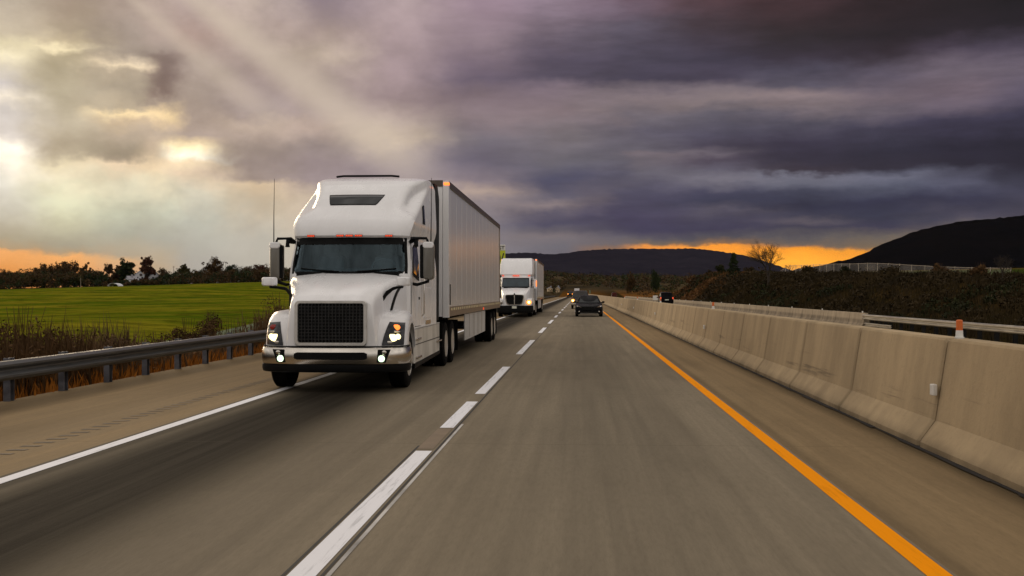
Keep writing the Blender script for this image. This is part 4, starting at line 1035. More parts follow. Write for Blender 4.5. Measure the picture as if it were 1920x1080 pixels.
# mirrors
for s in (-1, 1):
    cx, cy, cz = s*1.43, 2.28, 2.235
    b = TB(); rings = []
    for y, k in ((cy-.10,.55),(cy-.085,.85),(cy-.05,.97),(cy,1.0),(cy+.05,1.0)):
        rings.append([(cx+ (x)*k, y, cz+zz*k**.4) for x, zz in rrect(-.10,.10,-.345,.345,.06)])
    b.loft(rings); mm = b.build('mirror', 'mirrorshell', truck)
    b = TB(); b.prism([(x, z) for x, z in rrect(cx-.10,cx+.10,cz+.235,cz+.352,.05)], 'y', cy-.112, cy-.02); b.build('mirror_cap', 'white', mm, bevel=.02)
    b = TB(); b.prism([(x, z) for x, z in rrect(cx-.105,cx+.105,cz-.335,cz+.335,.05)], 'y', cy+.05, cy+.062); b.build('mirror_glass', 'chrome', mm)
    b = TB(); b.prism([(cx-s*.118+x, z) for x, z in rrect(-.035,.035,cz-.32,cz+.30,.03)], 'y', cy-.075, cy+.04); b.build('mirror_back', 'blackplastic', mm)
    b = TB(); b.tube([(s*1.06,2.36,2.58),(s*1.14,2.27,2.66),(s*1.39,2.27,2.655),(s*1.43,2.28,2.56)], .026, 8); b.build('mirror_arm', 'blackplastic', mm)
    b = TB(); b.tube([(s*1.06,2.30,1.83),(s*1.22,2.27,1.80),(s*1.42,2.28,1.86),(s*1.43,2.28,1.92)], .03, 8); b.build('mirror_arm', 'blackplastic', mm)
    b = TB(); b.tube([(s*1.09,2.34,2.60),(s*1.20,2.26,2.60),(s*1.20,2.25,2.50)], .045, 8); b.build('look_down_mirror', 'blackplastic', mm)
    b = TB(); b.tube([(s*1.47,2.30,2.56),(s*1.475,2.32,3.1),(s*1.475,2.36,3.78)], [.012,.008,.004], 6); b.build('antenna', 'blackplastic', truck)
    # hood mirror on a bent arm
    hx, hy, hz = (1.10 if s > 0 else -1.23), .86, 1.845
    b = TB(); rings = []
    for y, k in ((hy-.12,.6),(hy-.10,.85),(hy-.04,1),(hy+.06,1.0)):
        rings.append([(hx+x*k, y, hz+zz*(.5+.5*k)) for x, zz in rrect(-.125,.125,-.075,.075,.035)])
    b.loft(rings); hm = b.build('hood_mirror', 'white', truck)
    b = TB(); b.prism([(x, z) for x, z in rrect(hx-.115,hx+.115,hz-.068,hz+.068,.03)], 'y', hy+.06, hy+.07); b.build('mirror_glass', 'chrome', hm)
    b = TB(); rows = []
    for (x, y, z), h in zip([(.72,.60,1.36),(.755,.62,1.52),(.83,.70,1.66),(.93,.80,1.735),(1.0 if s > 0 else 1.08,.84,1.755),(abs(hx),.86,1.762)], (.10,.095,.07,.045,.035,.03)):
        rows.append([(s*x, y-.03, z-h), (s*x, y-.03, z+h*.3), (s*x, y+.05, z+h*.3), (s*x, y+.05, z-h)])
    b.loft(rows, sm=False); b.build('mirror_arm', 'blackplastic', hm, bevel=.01)
    # dark duct on the hood flank
    b = TB(); rows = []
    for k in range(9):
        f = k/8; y = lerp(.95, 1.66, f); z = lerp(1.36, 1.80, 1-(1-f)**2); w = interp(y, HW)+.048-.02*f
        rows.append([(s*(w-.05), y-.05, z), (s*(w+.012), y-.05, z-.02), (s*(w+.012), y+.07-.05*f, z-.03), (s*(w-.05), y+.07-.05*f, z)])
    b.loft(rows, sm=False); b.build('hood_vent', 'blackplastic', truck)
b = TB(); b.tube([(-.75,4.6,4.04),(-.6,4.55,4.05),(.4,4.55,4.05),(.55,4.6,4.04)], .022, 6); b.build('roof_strip', 'blackplastic', truck)
make_trailer(truck, 6.5)

# ------------------------------------------------------------------ the second white semi truck
t2 = thing('semi_truck', 'smaller white semi truck with twin oval grille following behind the big one', 'truck', (-4.42, yof(76.5, -4.4), 0))
def lring(y, w, zb, zt, r=.12, crown=.03):
    half = [(w, zb), (w, zb+(zt-zb)*.5), (w-.01, zt-r), (w-r*.4, zt-r*.25), (w-r, zt), (w*.45, zt+crown)]
    return [(x, y, z) for x, z in half]+[(0, y, zt+crown*1.2)]+[(-x, y, z) for x, z in reversed(half)]
b = MB(); b.loft([lring(y, w, zb, zt) for y, w, zb, zt in ((.12,.72,.75,1.42),(.16,.76,.72,1.52),(.5,.85,.78,1.66),(1.0,.95,.85,1.84),(1.6,1.02,.95,1.98))]); b.build('hood', 'white', t2)
for s in (-1, 1):
    b = MB(); b.loft([[(s*x, y+k*(1-ss((y-.2)/.9)), z) for y, z in ((.2,.78),(.26,1.02),(.5,1.2),(.9,1.28),(1.3,1.26),(1.7,1.1),(1.9,.8),(1.75,.8),(1.5,1.05),(1.2,1.13),(.9,1.05),(.7,.8))] for x, k in ((.7,0),(.9,.03),(1.08,.14),(1.18,.3))]); b.build('fender', 'white', t2)
    b = MB(); b.ball((s*.98, .28, 1.02), (.16,.09,.15)); hl = b.build('headlight', 'lens', t2)
    b = MB(); b.ball((s*.99, .20, 1.0), (.17,.03,.16)); lp = b.build('lamp', 'amberhot' if s > 0 else 'chrome', hl)
    if s > 0:
        b = MB(); b.ball((s*.99, .17, 1.0), (.08,.02,.08)); b.build('lamp', 'hotcore', hl)
    b = MB(); b.prism(rrect(s*1.36-.1, s*1.36+.1, 1.95, 2.62, .05), 'y', 2.1, 2.24); mm = b.build('mirror', 'white', t2)
    b = MB(); b.box(s*1.36+s*.04, s*1.36+s*.095, 2.08, 2.1, 2.1, 2.5); b.build('mirror_reflection', 'amber' if s > 0 else 'chrome', mm)  # orange reflection on the right mirror, put in as a glowing strip
    b = MB(); b.tube([(s*1.0,2.2,2.5),(s*1.36,2.17,2.5),(s*1.37,2.19,2.3),(s*1.36,2.17,2.05),(s*1.0,2.2,2.05)], .03, 6); b.build('mirror_arm', 'blackplastic', mm)
    make_wheel(t2, (s*1.02, 1.2, .5), side=s, wd=.31, n=24)
    for y in (6.4, 7.7): make_wheel(t2, (s*1.06, y, .5), side=s, dual=True, wd=.27, n=24)
    b = MB(); b.box(s*.95, s*1.18, 2.0, 5.6, .4, .98); b.build('side_fairing', 'cream', t2, bevel=.03)
    b = MB(); b.box(s*1.17, s*1.20, 5.3, 5.9, 1.1, 3.95); b.build('side_extender', 'blackplastic', t2)
    b = MB(); b.box(s*1.10, s*1.125, 2.2, 3.0, 2.1, 2.7); b.build('window', 'glass', t2)
b = MB(); b.loft([lring(y, w, .95, zt, .1, .02) for y, w, zt in ((1.62,1.0,2.02),(2.05,1.0,2.72),(2.15,1.04,2.85),(5.3,1.17,2.85))]); b.build('cab', 'white', t2)
b = MB(); b.poly([(-.96,1.60,2.04),(.96,1.60,2.04),(.92,2.02,2.70),(-.92,2.02,2.70)]); b.poly([(-.96,1.66,2.04),(.96,1.66,2.04),(.92,2.08,2.70),(-.92,2.08,2.70)]); b.build('windscreen_frame', 'blackplastic', t2)
b = MB(); b.loft([[(-.92,1.60,2.08),(.92,1.60,2.08),(.92,1.62,2.08),(-.92,1.62,2.08)],[(-.88,1.96,2.64),(.88,1.96,2.64),(.88,1.98,2.64),(-.88,1.98,2.64)]], sm=False); b.build('windscreen', 'screen', t2)
b = MB(); rr = []
for z, yf, w, k in ((2.84,2.12,1.10,0),(2.95,2.06,1.17,.02),(3.3,2.25,1.18,.06),(3.75,2.65,1.16,.12),(4.05,3.1,1.12,.18),(4.12,3.4,1.05,.2)):
    rr.append([(w,5.3,z),(w,yf+1.2,z),(w,yf+.55,z),(w-.06,yf+.18,z),(w-.26,yf+.02+k,z),(w-.5,yf+.05+k*1.6,z),(0,yf+k*1.9,z),(-w+.5,yf+.05+k*1.6,z),(-w+.26,yf+.02+k,z),(-w+.06,yf+.18,z),(-w,yf+.55,z),(-w,yf+1.2,z),(-w,5.3,z)])
b.loft(rr); b.build('roof_fairing', 'white', t2, sharp=24)
for x in (-.92,-.16,0,.16,.92):
    b = MB(); b.box(x-.07, x+.07, 2.02, 2.1, 2.83, 2.88); b.build('marker_light', 'red', t2)
def oval(s):   # each half of the twin grille, flared towards the bottom corners
    return [(s*.03,.86),(s*.36,.86),(s*.47,.91),(s*.54,1.05),(s*.60,1.34),(s*.59,1.44),(s*.52,1.50),(s*.03,1.51)]
b = MB(); out = [(x*1.09, (z-1.18)*1.13+1.17) for x, z in oval(1)]+[(x*1.09, (z-1.18)*1.13+1.17) for x, z in reversed(oval(-1))]
b.prism(out, 'y', .06, .13); gs2 = b.build('grille_surround', 'chrome', t2, bevel=.02)
for s in (-1, 1):
    b = MB(); b.prism(oval(s), 'y', .05, .062)
    for k in range(10): x = s*(.07+.05*k); b.box(x-.008, x+.008, .035, .05, .90, 1.46, 1)
    b.build('grille', ['blackplastic','steel'], gs2)
for s in (-1, 1):
    b = MB(); b.tube([(s*.66,.12,1.50),(s*.74,.6,1.64),(s*.80,1.1,1.80),(s*.84,1.55,1.95)], .022, 6); b.build('hood_crease', 'white', t2)
    b = MB(); b.tube([(s*1.19,2.4,1.3),(s*1.21,2.4,2.0)], .02, 6); b.build('grab_rail', 'chrome', t2)
b = MB(); b.box(-.85,.85,1.50,1.62,1.985,2.05); b.build('cowl', 'blackplastic', t2)
b = MB(); b.prism([(0,1.50),(.06,1.57),(0,1.64),(-.06,1.57)], 'y', .03, .1); b.build('emblem', 'steel', t2)
b = MB(); b.loft(along([(-.02,.28),(.02,.3),(.05,.5),(.03,.76),(-.1,.78),(-.1,.28)])); b.build('bumper', 'blackplastic', t2)
b = MB(); b.box(-.155,.155,-.075,-.06,.58,.75); b.build('licence_plate', 'plate', t2)
b = MB(); b.box(-.6,.6,.2,1.9,.4,1.2); b.box(-.5,.5,1.9,8.6,.6,.95); b.box(-.9,.9,2,5.2,.42,.95)
for y in (1.2,6.4,7.7): b.tube([(-1,y,.5),(1,y,.5)], .09, 8)
b.build('chassis', 'steel', t2)
make_trailer(t2, 6.1)

# ------------------------------------------------------------------ cars
def lower(st, r=.16):
    rings = []
    for y, w, zb, zt in st:
        half = [(w*.90, zb), (w*.97, zb+.10), (w, lerp(zb, zt, .45)), (w*.985, lerp(zb, zt, .75)), (w*.95, zt-.05), (w*.86, zt), (w*.5, zt+.02)]
        rings.append([(x, y, z) for x, z in half]+[(0, y, zt+.025)]+[(-x, y, z) for x, z in reversed(half)])
    return rings
def house(st):
    rings = []
    for y, wb, wt, zb, zt in st:
        half = [(wb, zb), (lerp(wb, wt, .5)+.015, lerp(zb, zt, .5)), (wt+.01, zt-.07), (wt-.06, zt-.01), (wt*.5, zt+.02)]
        rings.append([(x, y, z) for x, z in half]+[(0, y, zt+.025)]+[(-x, y, z) for x, z in reversed(half)])
    return rings
def glass_quad(root, pts, n, name, mat_='glass'):
    b = MB(); n = Vector(n)*.012; p = [Vector(q)+n for q in pts]; b.loft([[q-n*2.2 for q in p], p], sm=False); return b.build(name, mat_, root)
def make_car(name, label, cat, loc, paintm, st, hs, kind, rz=0, group=None, lit=None, wheel_r=.33, wy=(.85, 3.6), track=.78):
    """front of the car at local y=0, facing -y"""
    root = thing(name, label, cat, loc, rz, group)
    b = MB(); b.loft(lower(st)); b.build('body', paintm, root, sharp=35)
    b = MB(); b.loft(house(hs)); b.build('cabin', paintm, root, sharp=35)
    a, c = hs[0], hs[1]; e, d = hs[-1], hs[-2]
    glass_quad(root, [(-a[1]*.9, a[0], a[3]+.06), (a[1]*.9, a[0], a[3]+.06), (c[2]*.88, c[0], c[4]-.05), (-c[2]*.88, c[0], c[4]-.05)] if True else 0, (0,-1.6,.9), 'windscreen')
    glass_quad(root, [(-e[1]*.86, e[0], e[3]+.1), (e[1]*.86, e[0], e[3]+.1), (d[2]*.86, d[0], d[4]-.06), (-d[2]*.86, d[0], d[4]-.06)][::-1], (0,1.4,.7), 'rear_window')
    for s in (-1, 1):
        y0, y1 = hs[1][0]-.25, hs[-2][0]+.05; m = (y0+y1)/2
        for p, q in ((y0, m-.04), (m+.04, y1)):
            wb_, wt_ = hs[1][1], hs[1][2]
            glass_quad(root, [(s*(wb_-.0), p-(.12 if p == y0 else 0), hs[1][3]+.05), (s*(wb_-.0), q, hs[1][3]+.05), (s*(wt_+.012), q-.05, hs[1][4]-.12), (s*(wt_+.012), p+.12, hs[1][4]-.12)], (s*1.6,0,.3), 'side_window')
        b = MB(); b.ball((s*(hs[0][1]+.20), hs[0][0]+.32, hs[0][3]+.10), (.11,.07,.075)); b.tube([(s*(hs[0][1]-.02), hs[0][0]+.38, hs[0][3]+.06), (s*(hs[0][1]+.15), hs[0][0]+.34, hs[0][3]+.08)], .025, 6); b.build('mirror', paintm, root)
        for y in wy:
            make_wheel(root, (s*track, y, wheel_r), r=wheel_r, wd=.22, side=s, n=22)
    return root
# black saloon
cs = [(0,.74,.26,.58),(.06,.82,.20,.68),(.25,.90,.16,.76),(.8,.95,.15,.86),(1.5,.96,.15,.93),(3.6,.96,.15,.97),(4.4,.90,.24,.98),(4.75,.82,.32,.92),(4.85,.74,.42,.8)]
ch = [(1.35,.80,.66,.90,.95),(2.15,.83,.62,.92,1.42),(2.7,.84,.63,.93,1.46),(3.4,.84,.62,.94,1.40),(4.35,.78,.62,.94,1.0)]
car = make_car('saloon_car', 'black saloon car facing the camera beside the orange line in front of the pickup', 'car', (.68, yof(77, .7), 0), 'carblack', cs, ch, 'car', track=.84)
b = MB(); b.prism([(-.42,.46),(.42,.46),(.50,.62),(.46,.70),(-.46,.70),(-.50,.62)], 'y', -.03, .05)
for z in (.52,.575,.63): b.box(-.46,.46,-.04,-.028,z-.008,z+.008,1)
b.build('grille', ['blackplastic','steel'], car)
b = MB(); b.prism([(-.55,.26),(.55,.26),(.62,.38),(-.62,.38)], 'y', -.035, .06); b.build('lower_intake', 'blackplastic', car)
b = MB(); b.box(-.62,.62,-.045,-.02,.225,.252); b.build('lip', 'chrome', car)
for s in (-1, 1):
    b = MB(); b.loft([[(s*.52,.02,.64),(s*.60,.02,.70),(s*.60,.08,.71),(s*.52,.08,.65)],[(s*.70,.06,.67),(s*.72,.06,.75),(s*.72,.14,.76),(s*.70,.14,.68)],[(s*.84,.22,.70),(s*.85,.26,.78),(s*.82,.32,.79),(s*.80,.3,.70)]], sm=False); b.build('headlight', 'chrome', car)
    b = MB(); b.ball((s*.68, .02, .36), (.07,.03,.05)); b.build('fog_light', 'chrome', car)
# pickup with a lit headlamp
ps = [(0,.84,.42,.95),(.06,.93,.38,1.05),(.3,.97,.36,1.10),(1.3,.99,.36,1.16),(3.3,.99,.36,1.16),(3.35,.99,.40,1.16),(5.5,.99,.42,1.18),(5.6,.96,.46,1.16)]
ph = [(1.25,.86,.72,1.14,1.18),(1.95,.88,.70,1.15,1.80),(2.5,.88,.71,1.15,1.86),(3.3,.88,.71,1.15,1.82),(3.5,.86,.70,1.15,1.2)]
pk = make_car('pickup_truck', 'grey pickup with one orange glowing headlamp half hidden behind the black saloon', 'pickup', (.12, yof(114, .1), 0), 'cargrey', ps, ph, 'pickup', wheel_r=.40, wy=(1.0, 4.5), track=.82)
b = MB(); b.prism([(-.55,.66),(.55,.66),(.58,1.0),(-.58,1.0)], 'y', -.03, .05)
for z in (.75,.85,.93): b.box(-.55,.55,-.05,-.028,z-.02,z+.02,1)
b.build('grille', ['blackplastic','chrome'], pk)
b = MB(); b.box(-.98,.98,-.12,.1,.42,.62); b.build('bumper', 'chrome', pk, bevel=.03)
for s in (-1, 1):
    b = MB(); b.box(s*.60, s*.90, -.02, .2, .72, 1.0); hl = b.build('headlight', 'lens', pk, bevel=.03)
    b = MB(); b.ball((s*.76, -.02, .86), (.19,.05,.17)); b.build('lamp', 'amberhot' if s < 0 else 'chrome', hl)
    if s < 0:
        b = MB(); b.ball((s*.76, -.06, .86), (.09,.03,.08)); b.build('lamp', 'hotcore', hl)
# distant pickup with both lamps lit, in the left lane
fp2 = make_car('pickup_truck', 'tiny far dark pickup with two lit orange headlamps in the left lane', 'pickup', (-3.2, yof(400, -3.2), .6), 'cargrey', ps, ph, 'pickup', wheel_r=.40, wy=(1.0, 4.5), track=.82)
fp2.location.z = 0; fp2.scale = (1.1,1.1,1.25)
for s in (-1, 1):
    b = MB(); b.ball((s*.72, -.04, .98), (.17,.06,.15)); b.build('headlight', 'amberhot', fp2)
b = MB(); b.box(-.55,.55,-.04,.05,.66,.95); b.build('grille', 'blackplastic', fp2)
# white box truck showing above the pickup
bt = thing('box_truck', 'far white box truck whose tall pale body shows above the pickup', 'truck', (-1.1, yof(520, -1.1), 0))
b = MB(); b.box(-1.15,1.15,2.2,8,1.2,3.7); b.build('box_body', 'white', bt, bevel=.05)
b = MB(); b.loft([lring(y, w, .6, zt, .1) for y, w, zt in ((0,.9,1.5),(.5,1.0,1.6),(.9,1.0,2.4),(2.15,1.0,2.5))]); b.build('cab', 'carred', bt)
b = MB(); b.poly([(-.85,.62,1.75),(.85,.62,1.75),(.82,.86,2.3),(-.82,.86,2.3)]); b.build('windscreen', 'glass', bt)
for s in (-1, 1):
    for y in (.9, 6.5): make_wheel(bt, (s*.95, y, .42), r=.42, wd=.25, side=s, n=14)
# black minivan going away on the opposite road
vs_ = [(0,.86,.34,.80),(.3,.95,.28,.95),(1.2,1.0,.26,1.08),(4.4,1.0,.28,1.10),(4.9,.97,.34,1.06),(5.0,.92,.42,.98)]
vh = [(1.0,.90,.76,1.05,1.1),(1.9,.92,.74,1.06,1.84),(2.6,.92,.76,1.06,1.93),(4.5,.92,.76,1.06,1.88),(4.93,.90,.74,1.05,1.2)]
van = make_car('minivan', 'black minivan seen from behind with red tail lights on the opposite road', 'minivan', (12.5, yof(157, 12.5), -.2), 'carblack', vs_, vh, 'van', rz=math.pi, wheel_r=.37, wy=(1.0, 4.1), track=.84)
van.location = (12.5, yof(160, 12.5)+5, -.2)
b = MB(); b.box(-.26,.26,5.0,5.02,.78,.92); b.build('licence_plate', 'plate', van)
for s in (-1, 1):
    b = MB(); b.box(s*.78, s*.95, 4.86, 4.99, .92, 1.22); b.build('taillight', 'red', van, bevel=.02)
b = MB(); b.box(-.92,.92,4.95,5.06,.40,.62); b.build('bumper', 'carblack', van, bevel=.04)
r1 = make_car('distant_car', 'tiny dark red car on the opposite road beyond the minivan', 'car', (12.2, yof(390, 12)+5, -.2), 'carred', vs_, vh, 'van', rz=math.pi, wheel_r=.36, wy=(1.0,4.1), track=.84)
r2 = make_car('distant_car', 'tiny black car on the opposite road, the farthest before the hill', 'car', (12.0, yof(560, 12)+5, -.2), 'carblack', vs_, vh, 'van', rz=math.pi, wheel_r=.36, wy=(1.0,4.1), track=.84)
# ------------------------------------------------------------------ trees
M['bark'] = simple('bark', (.035,.024,.016), .95, var=.3, bump=.5, obj=False)
CROWN = {'brown': leafmat('brown_leaves', (.028,.017,.007), (.090,.052,.020), .3), 'green': leafmat('dark_green_leaves', (.011,.016,.007), (.036,.048,.016), .3),
         'red': leafmat('reddish_leaves', (.030,.014,.009), (.095,.040,.022), .3), 'olive': leafmat('olive_leaves', (.024,.021,.007), (.075,.066,.020), .3)}
def crown_mesh(seed, h, w, kind, dens=1.0):
    """leaf clumps spread along limbs inside an uneven crown; z from the ground up"""
    random.seed(seed); b = MB(); tr = MB()
    th = h*random.uniform(.16, .25); tr.tube([(0,0,-.5),(.1,0,th),(.05,.1,h*.62)], [h*.022,h*.018,h*.008], 8)
    nl = 17
    for k in range(nl):
        a = k*2.4+random.uniform(-.5,.5); f = random.uniform(0, 1); zc = lerp(th*1.25, h*.93, f)
        env = math.sin(math.pi*min(1, max(.08, (zc-th*.5)/(h*1.04-th*.5)))**.8)
        rr = w*.5*env*random.uniform(.35, .82)
        c = (math.cos(a)*rr, math.sin(a)*rr, zc); s = w*random.uniform(.13, .23)
        tr.tube([(0,0,lerp(th, zc, .5)), (c[0]*.5, c[1]*.5, lerp(th, zc, .8)), c], [h*.008,h*.006,h*.002], 5)
        for q in range(8):
            o = Vector((random.gauss(0,1), random.gauss(0,1), random.gauss(0,.8)))*s*.62
            leafball(b, Vector(c)+o, s*random.uniform(.45,.8), int(40*dens), h*.030, 0, .85)
    return b, tr
TP = {}
def tree(px, ptop, D, wpx, kind, label, group=None, name='tree', base=None):
    X = (px-1086)*D/F; Y = yof(D, X); z = height(X, Y)
    if base is not None: z = min(z, CAMH+(549-base)*D/F)
    h = CAMH+(549-ptop)*D/F - z; wd = wpx*D/F
    t_ = thing(name, label, 'tree', (X, Y, z), random.uniform(0, 6.28), group)
    asp = 'tall' if h > wd*1.15 else 'wide'
    key = (kind, asp, len([k for k in TP if k[:2] == (kind, asp)]) if sum(1 for k in TP if k[:2] == (kind, asp)) < 2 else random.randint(0, 1))
    if key not in TP:
        hh, ww = (10, 7.2) if asp == 'tall' else (9, 10)
        cb, tb = crown_mesh(hash(key[1]) % 7 * 0 + len(TP)*13+5, hh, ww, kind)
        co = cb.build('crown', CROWN[kind], t_); to = tb.build('trunk', 'bark', t_); TP[key] = (co, to, hh, ww)
    else:
        co = TP[key][0].copy(); C.objects.link(co); co.parent = t_; to = TP[key][1].copy(); C.objects.link(to); to.parent = t_
    hh, ww = TP[key][2:]
    t_.scale = (wd/ww, wd/ww, h/hh)
random.seed(5)
G = 'trees along the far edge of the green field'
ROW = 'rounded tree merging into the dense dark row at the left end of the far treeline'
for px, top, D, wpx, kind, lab in (
    (-12,506,600,36,'brown',ROW),(14,508,610,34,'brown',ROW),(42,505,600,42,'olive',ROW),(72,503,590,34,'brown',ROW),
    (84,498,620,26,'brown','small open crowned tree left of the domed brown tree on the far skyline'),
    (106,498,600,40,'brown','broad brown tree left of and lower than the domed tallest of the left row'),
    (128,492,610,48,'brown','domed brown tree, tallest of the dense left row against the orange sky'),
    (163,495,630,24,'brown','thin gappy tree sticking up right of the domed brown tree'),
    (60,516,560,50,'olive','low olive tree in front of the dense row at far left'),
    (140,514,560,54,'olive','low wide olive tree in front of the domed brown tree, behind the pale pole'),
    (183,511,560,42,'green','dark green tree right of the pale pole at the field edge'),
    (207,498,600,30,'brown','brown tree just left of the rounded dark green tree'),
    (224,500,610,26,'brown','narrow brown tree between a brown and a dark green rounded tree'),
    (240,492,600,36,'green','rounded dark green tree left of the tall reddish tree'),
    (277,485,590,33,'red','tall rounded reddish tree standing right behind the white houses'),
    (308,505,600,26,'brown','small round tree right of the white houses'),
    (318,515,570,46,'green','low dark green tree hiding the foot of the white houses'),
    (347,496,620,22,'olive','small round open tree standing alone on the skyline'),
    (372,506,600,38,'olive','greenish tree left of the tall dark ragged tree'),
    (403,486,590,40,'brown','tall dark ragged tree, tallest between the houses and the truck'),
    (436,499,600,40,'green','dark tree right of the tall ragged tree'),
    (462,502,610,30,'brown','small brown tree between a dark tree and a russet tree near the truck'),
    (484,499,600,36,'red','russet brown tree nearest the left side of the truck'),
    (510,503,610,34,'brown','brown tree partly behind the mirror of the white truck'),
    (545,502,620,40,'olive','olive tree at the field edge hidden mostly behind the truck cab')):
    tree(px, top, D, wpx, kind, lab, G)
# hedge below the trees
random.seed(77); b = MB()
for k in range(1000):
    px = random.uniform(-60, 560); D = random.uniform(545, 640); X = (px-1086)*D/F; Y = yof(D, X); r = random.uniform(1.6, 3.2)
    if 195 < px < 300 and D < 600: r *= .5
    zz = random.uniform(.4, 7.4 if px < 195 else (2.4 if px < 330 else 5.4))
    leafball(b, (X, Y, height(X, Y)+zz), r, 60, .42, 0 if random.random() < .6 else 1, .8)
for k in range(60):      # low shrubs hiding the feet of the houses
    px = random.choice((random.uniform(232, 258), random.uniform(272, 284), random.uniform(290, 312))); D = random.uniform(556, 566); X = (px-1086)*D/F; Y = yof(D, X); r = random.uniform(.7, 1.4)
    leafball(b, (X, Y, height(X, Y)+random.uniform(.3, 2.0)), r, 50, .3, random.randint(0, 1), .9)
tag(b.build('thicket', [CROWN['brown'], CROWN['green']]), 'dark thicket under the far treeline', 'thicket', kind='stuff')
# undergrowth and woods down the valley
b = MB()
for k in range(800):
    Y = random.uniform(430, 1500); X = random.uniform(-.32, .30)*Y*.5
    if abs(X) < 26 and Y < 560: continue
    if random.random() < .4: X = random.uniform(-90, 130)
    if abs(X) < 20 and Y < 650: continue
    r = random.uniform(1.2, 3.2)*(1+Y/1500)
    leafball(b, (X, Y, height(X, Y)+r*.5), r, 26, .2+.0006*Y, random.choice((0,0,1,2)), .7)
tag(b.build('woodland', [CROWN['brown'], CROWN['green'], CROWN['olive']]), 'far dark woods across the valley below the hill', 'woods', kind='stuff')
random.seed(9)
tree(1183, 512, 520, 17, 'brown', 'small dark brown round tree before the far hill, left of the green one', None, base=527)
tree(1228, 507, 470, 15, 'green', 'small dark green tree at the end of the rusty bank before the far hill', None, base=525)

# white houses
M['housewhite'] = simple('white_siding', (.62,.62,.64), .7, var=.1, obj=False); M['roofgrey'] = simple('pale_roof', (.30,.29,.31), .7, var=.2, obj=False); M['houselit'] = simple('cream_siding', (.60,.44,.26), .7, var=.15, obj=False)
def make_house(px, D, w, d, eave, ridge_, rz, label, wall='housewhite', roof='roofgrey', name='house', lift=0):
    X = (px-1086)*D/F; Y = yof(D, X); t_ = thing(name, label, 'house', (X, Y, height(X, Y)-.3+lift), rz)
    b = MB(); b.prism([(-w/2,0),(w/2,0),(w/2,eave),(0,ridge_),(-w/2,eave)], 'y', -d/2, d/2); wl_ = b.build('wall', wall, t_)
    b = MB()
    for s in (-1, 1):
        ex, ez = s*(w/2+.35), eave-.35*(ridge_-eave)/(w/2)
        b.loft([[(ex, y, ez+.02), (0, y, ridge_+.02), (0, y, ridge_+.2), (ex, y, ez+.2)] for y in (-d/2-.35, d/2+.35)], sm=False)
    rf = b.build('roof', roof, t_)
    b = MB(); b.box(w*.22-.35, w*.22+.35, -.35, .35, ridge_-1.2, ridge_+.9); b.build('chimney', 'roofgrey', rf)
    for x in (-w*.26, w*.26):
        b = MB(); b.box(x-.09*w, x+.09*w, -d/2-.03, -d/2+.05, eave*.45, eave*.45+.2*w); b.build('window', 'glass', wl_)
    b = MB(); b.box(-.08*w, .08*w, -d/2-.03, -d/2+.05, .1, .5*eave); b.build('door', 'blackplastic', t_)
make_house(263, 590, 4.6, 7, 3.6, 5.6, R(25), 'white gabled house left of the tall reddish tree', lift=2.2)
make_house(248, 575, 2.6, 5, 2.4, 3.8, R(-35), 'small white gabled house with its side turned, lowest of the white houses', lift=1.3)
make_house(286, 605, 4.6, 7, 3.6, 5.4, R(50), 'pale house right of the tall reddish tree, half hidden by it', lift=2.0)
make_house(1031, 700, 3.0, 4, 1.8, 2.6, R(8), 'warm lit cream house left of its pair far down the valley', 'houselit', 'roofgrey', lift=1.5)
make_house(1046, 690, 2.2, 4, 2.6, 3.4, R(-6), 'tall narrow cream house right of its pair far down the valley', 'houselit', 'roofgrey', lift=1.5)
X = (218-1086)*540/F; Y = yof(540, X)
tn = thing('tent_shelter', 'low white arched shelter at the edge of the field left of the houses', 'shelter', (X, Y, height(X, Y)))
b = MB(); arc = [(2.6*math.cos(R(a)), 1.5*math.sin(R(a))) for a in range(0, 181, 15)]; arc2 = [(x*.93, z*.93) for x, z in arc]
b.loft([[(x, y, z) for x, z in arc+arc2[::-1]] for y in (-3, 0, 3)]); b.build('cover', 'housewhite', tn)
for s in (-1, 1):
    b = MB(); b.box(s*2.4, s*2.55, -2.9, -2.75, -.3, .7); b.build('frame_leg', 'steel', tn)
for px, top, D, lab in ((153,521,540,'pale slim pole standing alone in front of the dark green tree'), (327,499,640,'thin utility pole left of its pair right of the houses'), (333,502,640,'thin utility pole right of its pair right of the houses')):
    X = (px-1086)*D/F; Y = yof(D, X); z = height(X, Y); h = CAMH+(549-top)*D/F-z
    t_ = thing('utility_pole', lab, 'pole', (X, Y, z)); b = MB(); b.tube([(0,0,-.3),(0,0,h*.5),(0,0,h)], [.17,.14,.10], 7); b.build('pole', simple('pale_wood', (.26,.21,.15), .9) if px == 153 else 'bark', t_)
    b = MB(); b.box(-.7,.7,-.07,.07,h-.55,h-.4); b.build('crossarm', 'bark', t_)

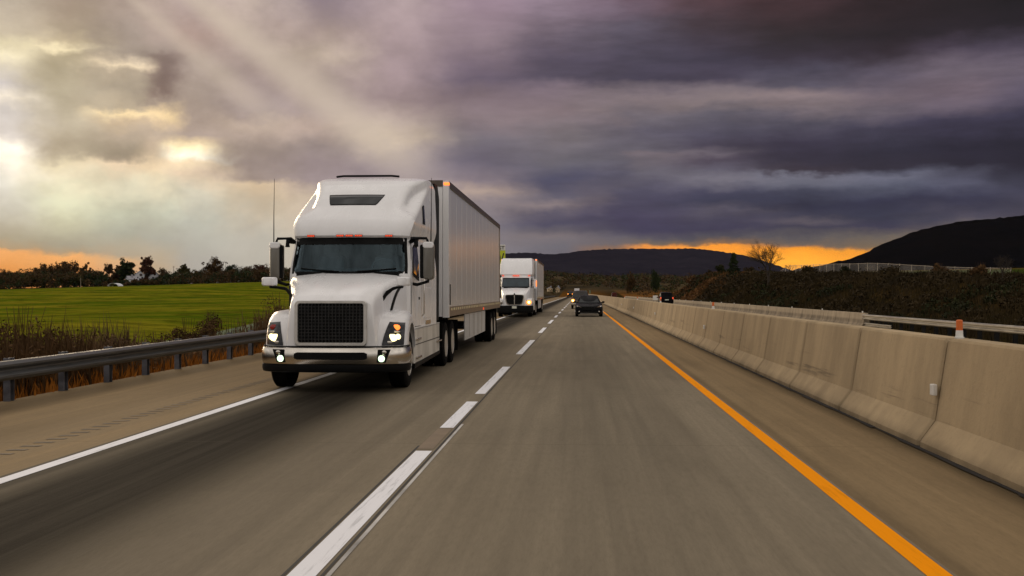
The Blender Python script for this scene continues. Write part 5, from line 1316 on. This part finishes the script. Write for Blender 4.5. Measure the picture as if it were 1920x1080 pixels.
# bare tree and evergreen on the bank
def branch(b, p, d, L, r, depth, wind):
    n = 4; pts = [p]; rs = [r]
    for k in range(n):
        d = (d + Vector((random.gauss(0,.10), random.gauss(0,.10), random.gauss(0,.06))) + wind*.05).normalized(); p = p + d*L/n
        pts.append(p); rs.append(r*(1-.42*(k+1)/n))
        if depth > 0 and k >= 1 and (k > 1 or random.random() < .7):
            for _ in range(2 if depth > 1 else 3):
                a = d.orthogonal().normalized(); a.rotate(Matrix.Rotation(random.uniform(0, 6.28), 3, d))
                nd = (d*random.uniform(.55,.95) + a*random.uniform(.45,.8) + Vector((0,0,.22)) + wind*.25).normalized()
                branch(b, p, nd, L*random.uniform(.5,.72), rs[-1]*.62, depth-1, wind)
    b.tube(pts, rs, 5 if r < .05 else 7, caps=False)
def bare(px, D, h, label, seed, wind, depth=4, r0=.14, name='bare_tree', stems=3):
    X = (px-1086)*D/F; Y = yof(D, X); random.seed(seed); t_ = thing(name, label, 'tree', (X, Y, height(X, Y)-.1))
    tr = MB(); tr.tube([(0,0,-.3),(.02,0,h*.12),(0,0,h*.27)], [r0*1.3,r0,r0*.85], 8); tr.build('trunk', 'bark', t_)
    b = MB()
    for k in range(stems):
        a = k*6.28/stems+.4; branch(b, Vector((0,0,h*(.2+.03*k))), Vector((math.cos(a)*.42, math.sin(a)*.42, 1)).normalized(), h*.42, r0*.6, depth, wind)
    b.build('branches', 'bark', t_)
bare(1440, 150, 5.6, 'bare leafless tree leaning left against the orange sunset', 12, Vector((-.55,0,.0)), 4, .145, stems=4)
bare(1482, 160, 1.9, 'small bare sapling right of the leafless tree against the sunset', 4, Vector((0,0,.1)), 2, .05)
bare(1878, 75, 1.7, 'thin reddish bare shrub on the bank at the far right', 6, Vector((0,0,.1)), 3, .04, name='bare_shrub', stems=6)
X = (1375-1086)*200/F; Y = yof(200, X); ev = thing('evergreen_tree', 'dark conical evergreen on the bank left of the bare tree', 'tree', (X, Y, height(X, Y)-.1))
random.seed(31); b = MB(); tb = MB(); tb.tube([(0,0,-.3),(0,0,2),(0,0,4.2)], [.12,.08,.02], 7); tb.build('trunk', 'bark', ev)
for k in range(150):
    f = random.random()**.8; z = .25+f*4.1; rr = (1-f)**.75*1.35*random.uniform(.4,1.1); a = random.uniform(0, 6.28)
    leafball(b, (math.cos(a)*rr, math.sin(a)*rr, z-.1*rr), .24+.16*(1-f), 16, .12, 0, .7)
b.build('crown', CROWN['green'], ev)
# ------------------------------------------------------------------ air: far hills fade a little towards blue
hm_ = bpy.data.materials.new('haze'); hm_.use_nodes = True; hn = hm_.node_tree; hn.nodes.remove(hn.nodes['Principled BSDF'])
pv = hn.nodes.new('ShaderNodeVolumePrincipled'); pv.inputs['Color'].default_value = (.55,.60,.95,1); pv.inputs['Density'].default_value = 4e-6; pv.inputs['Anisotropy'].default_value = .2
hn.links.new(pv.outputs[0], hn.nodes['Material Output'].inputs['Volume'])
b = MB(); b.box(-9000, 9000, -400, 9500, -60, 900)
hz = tag(b.build('haze', hm_), kind='stuff')
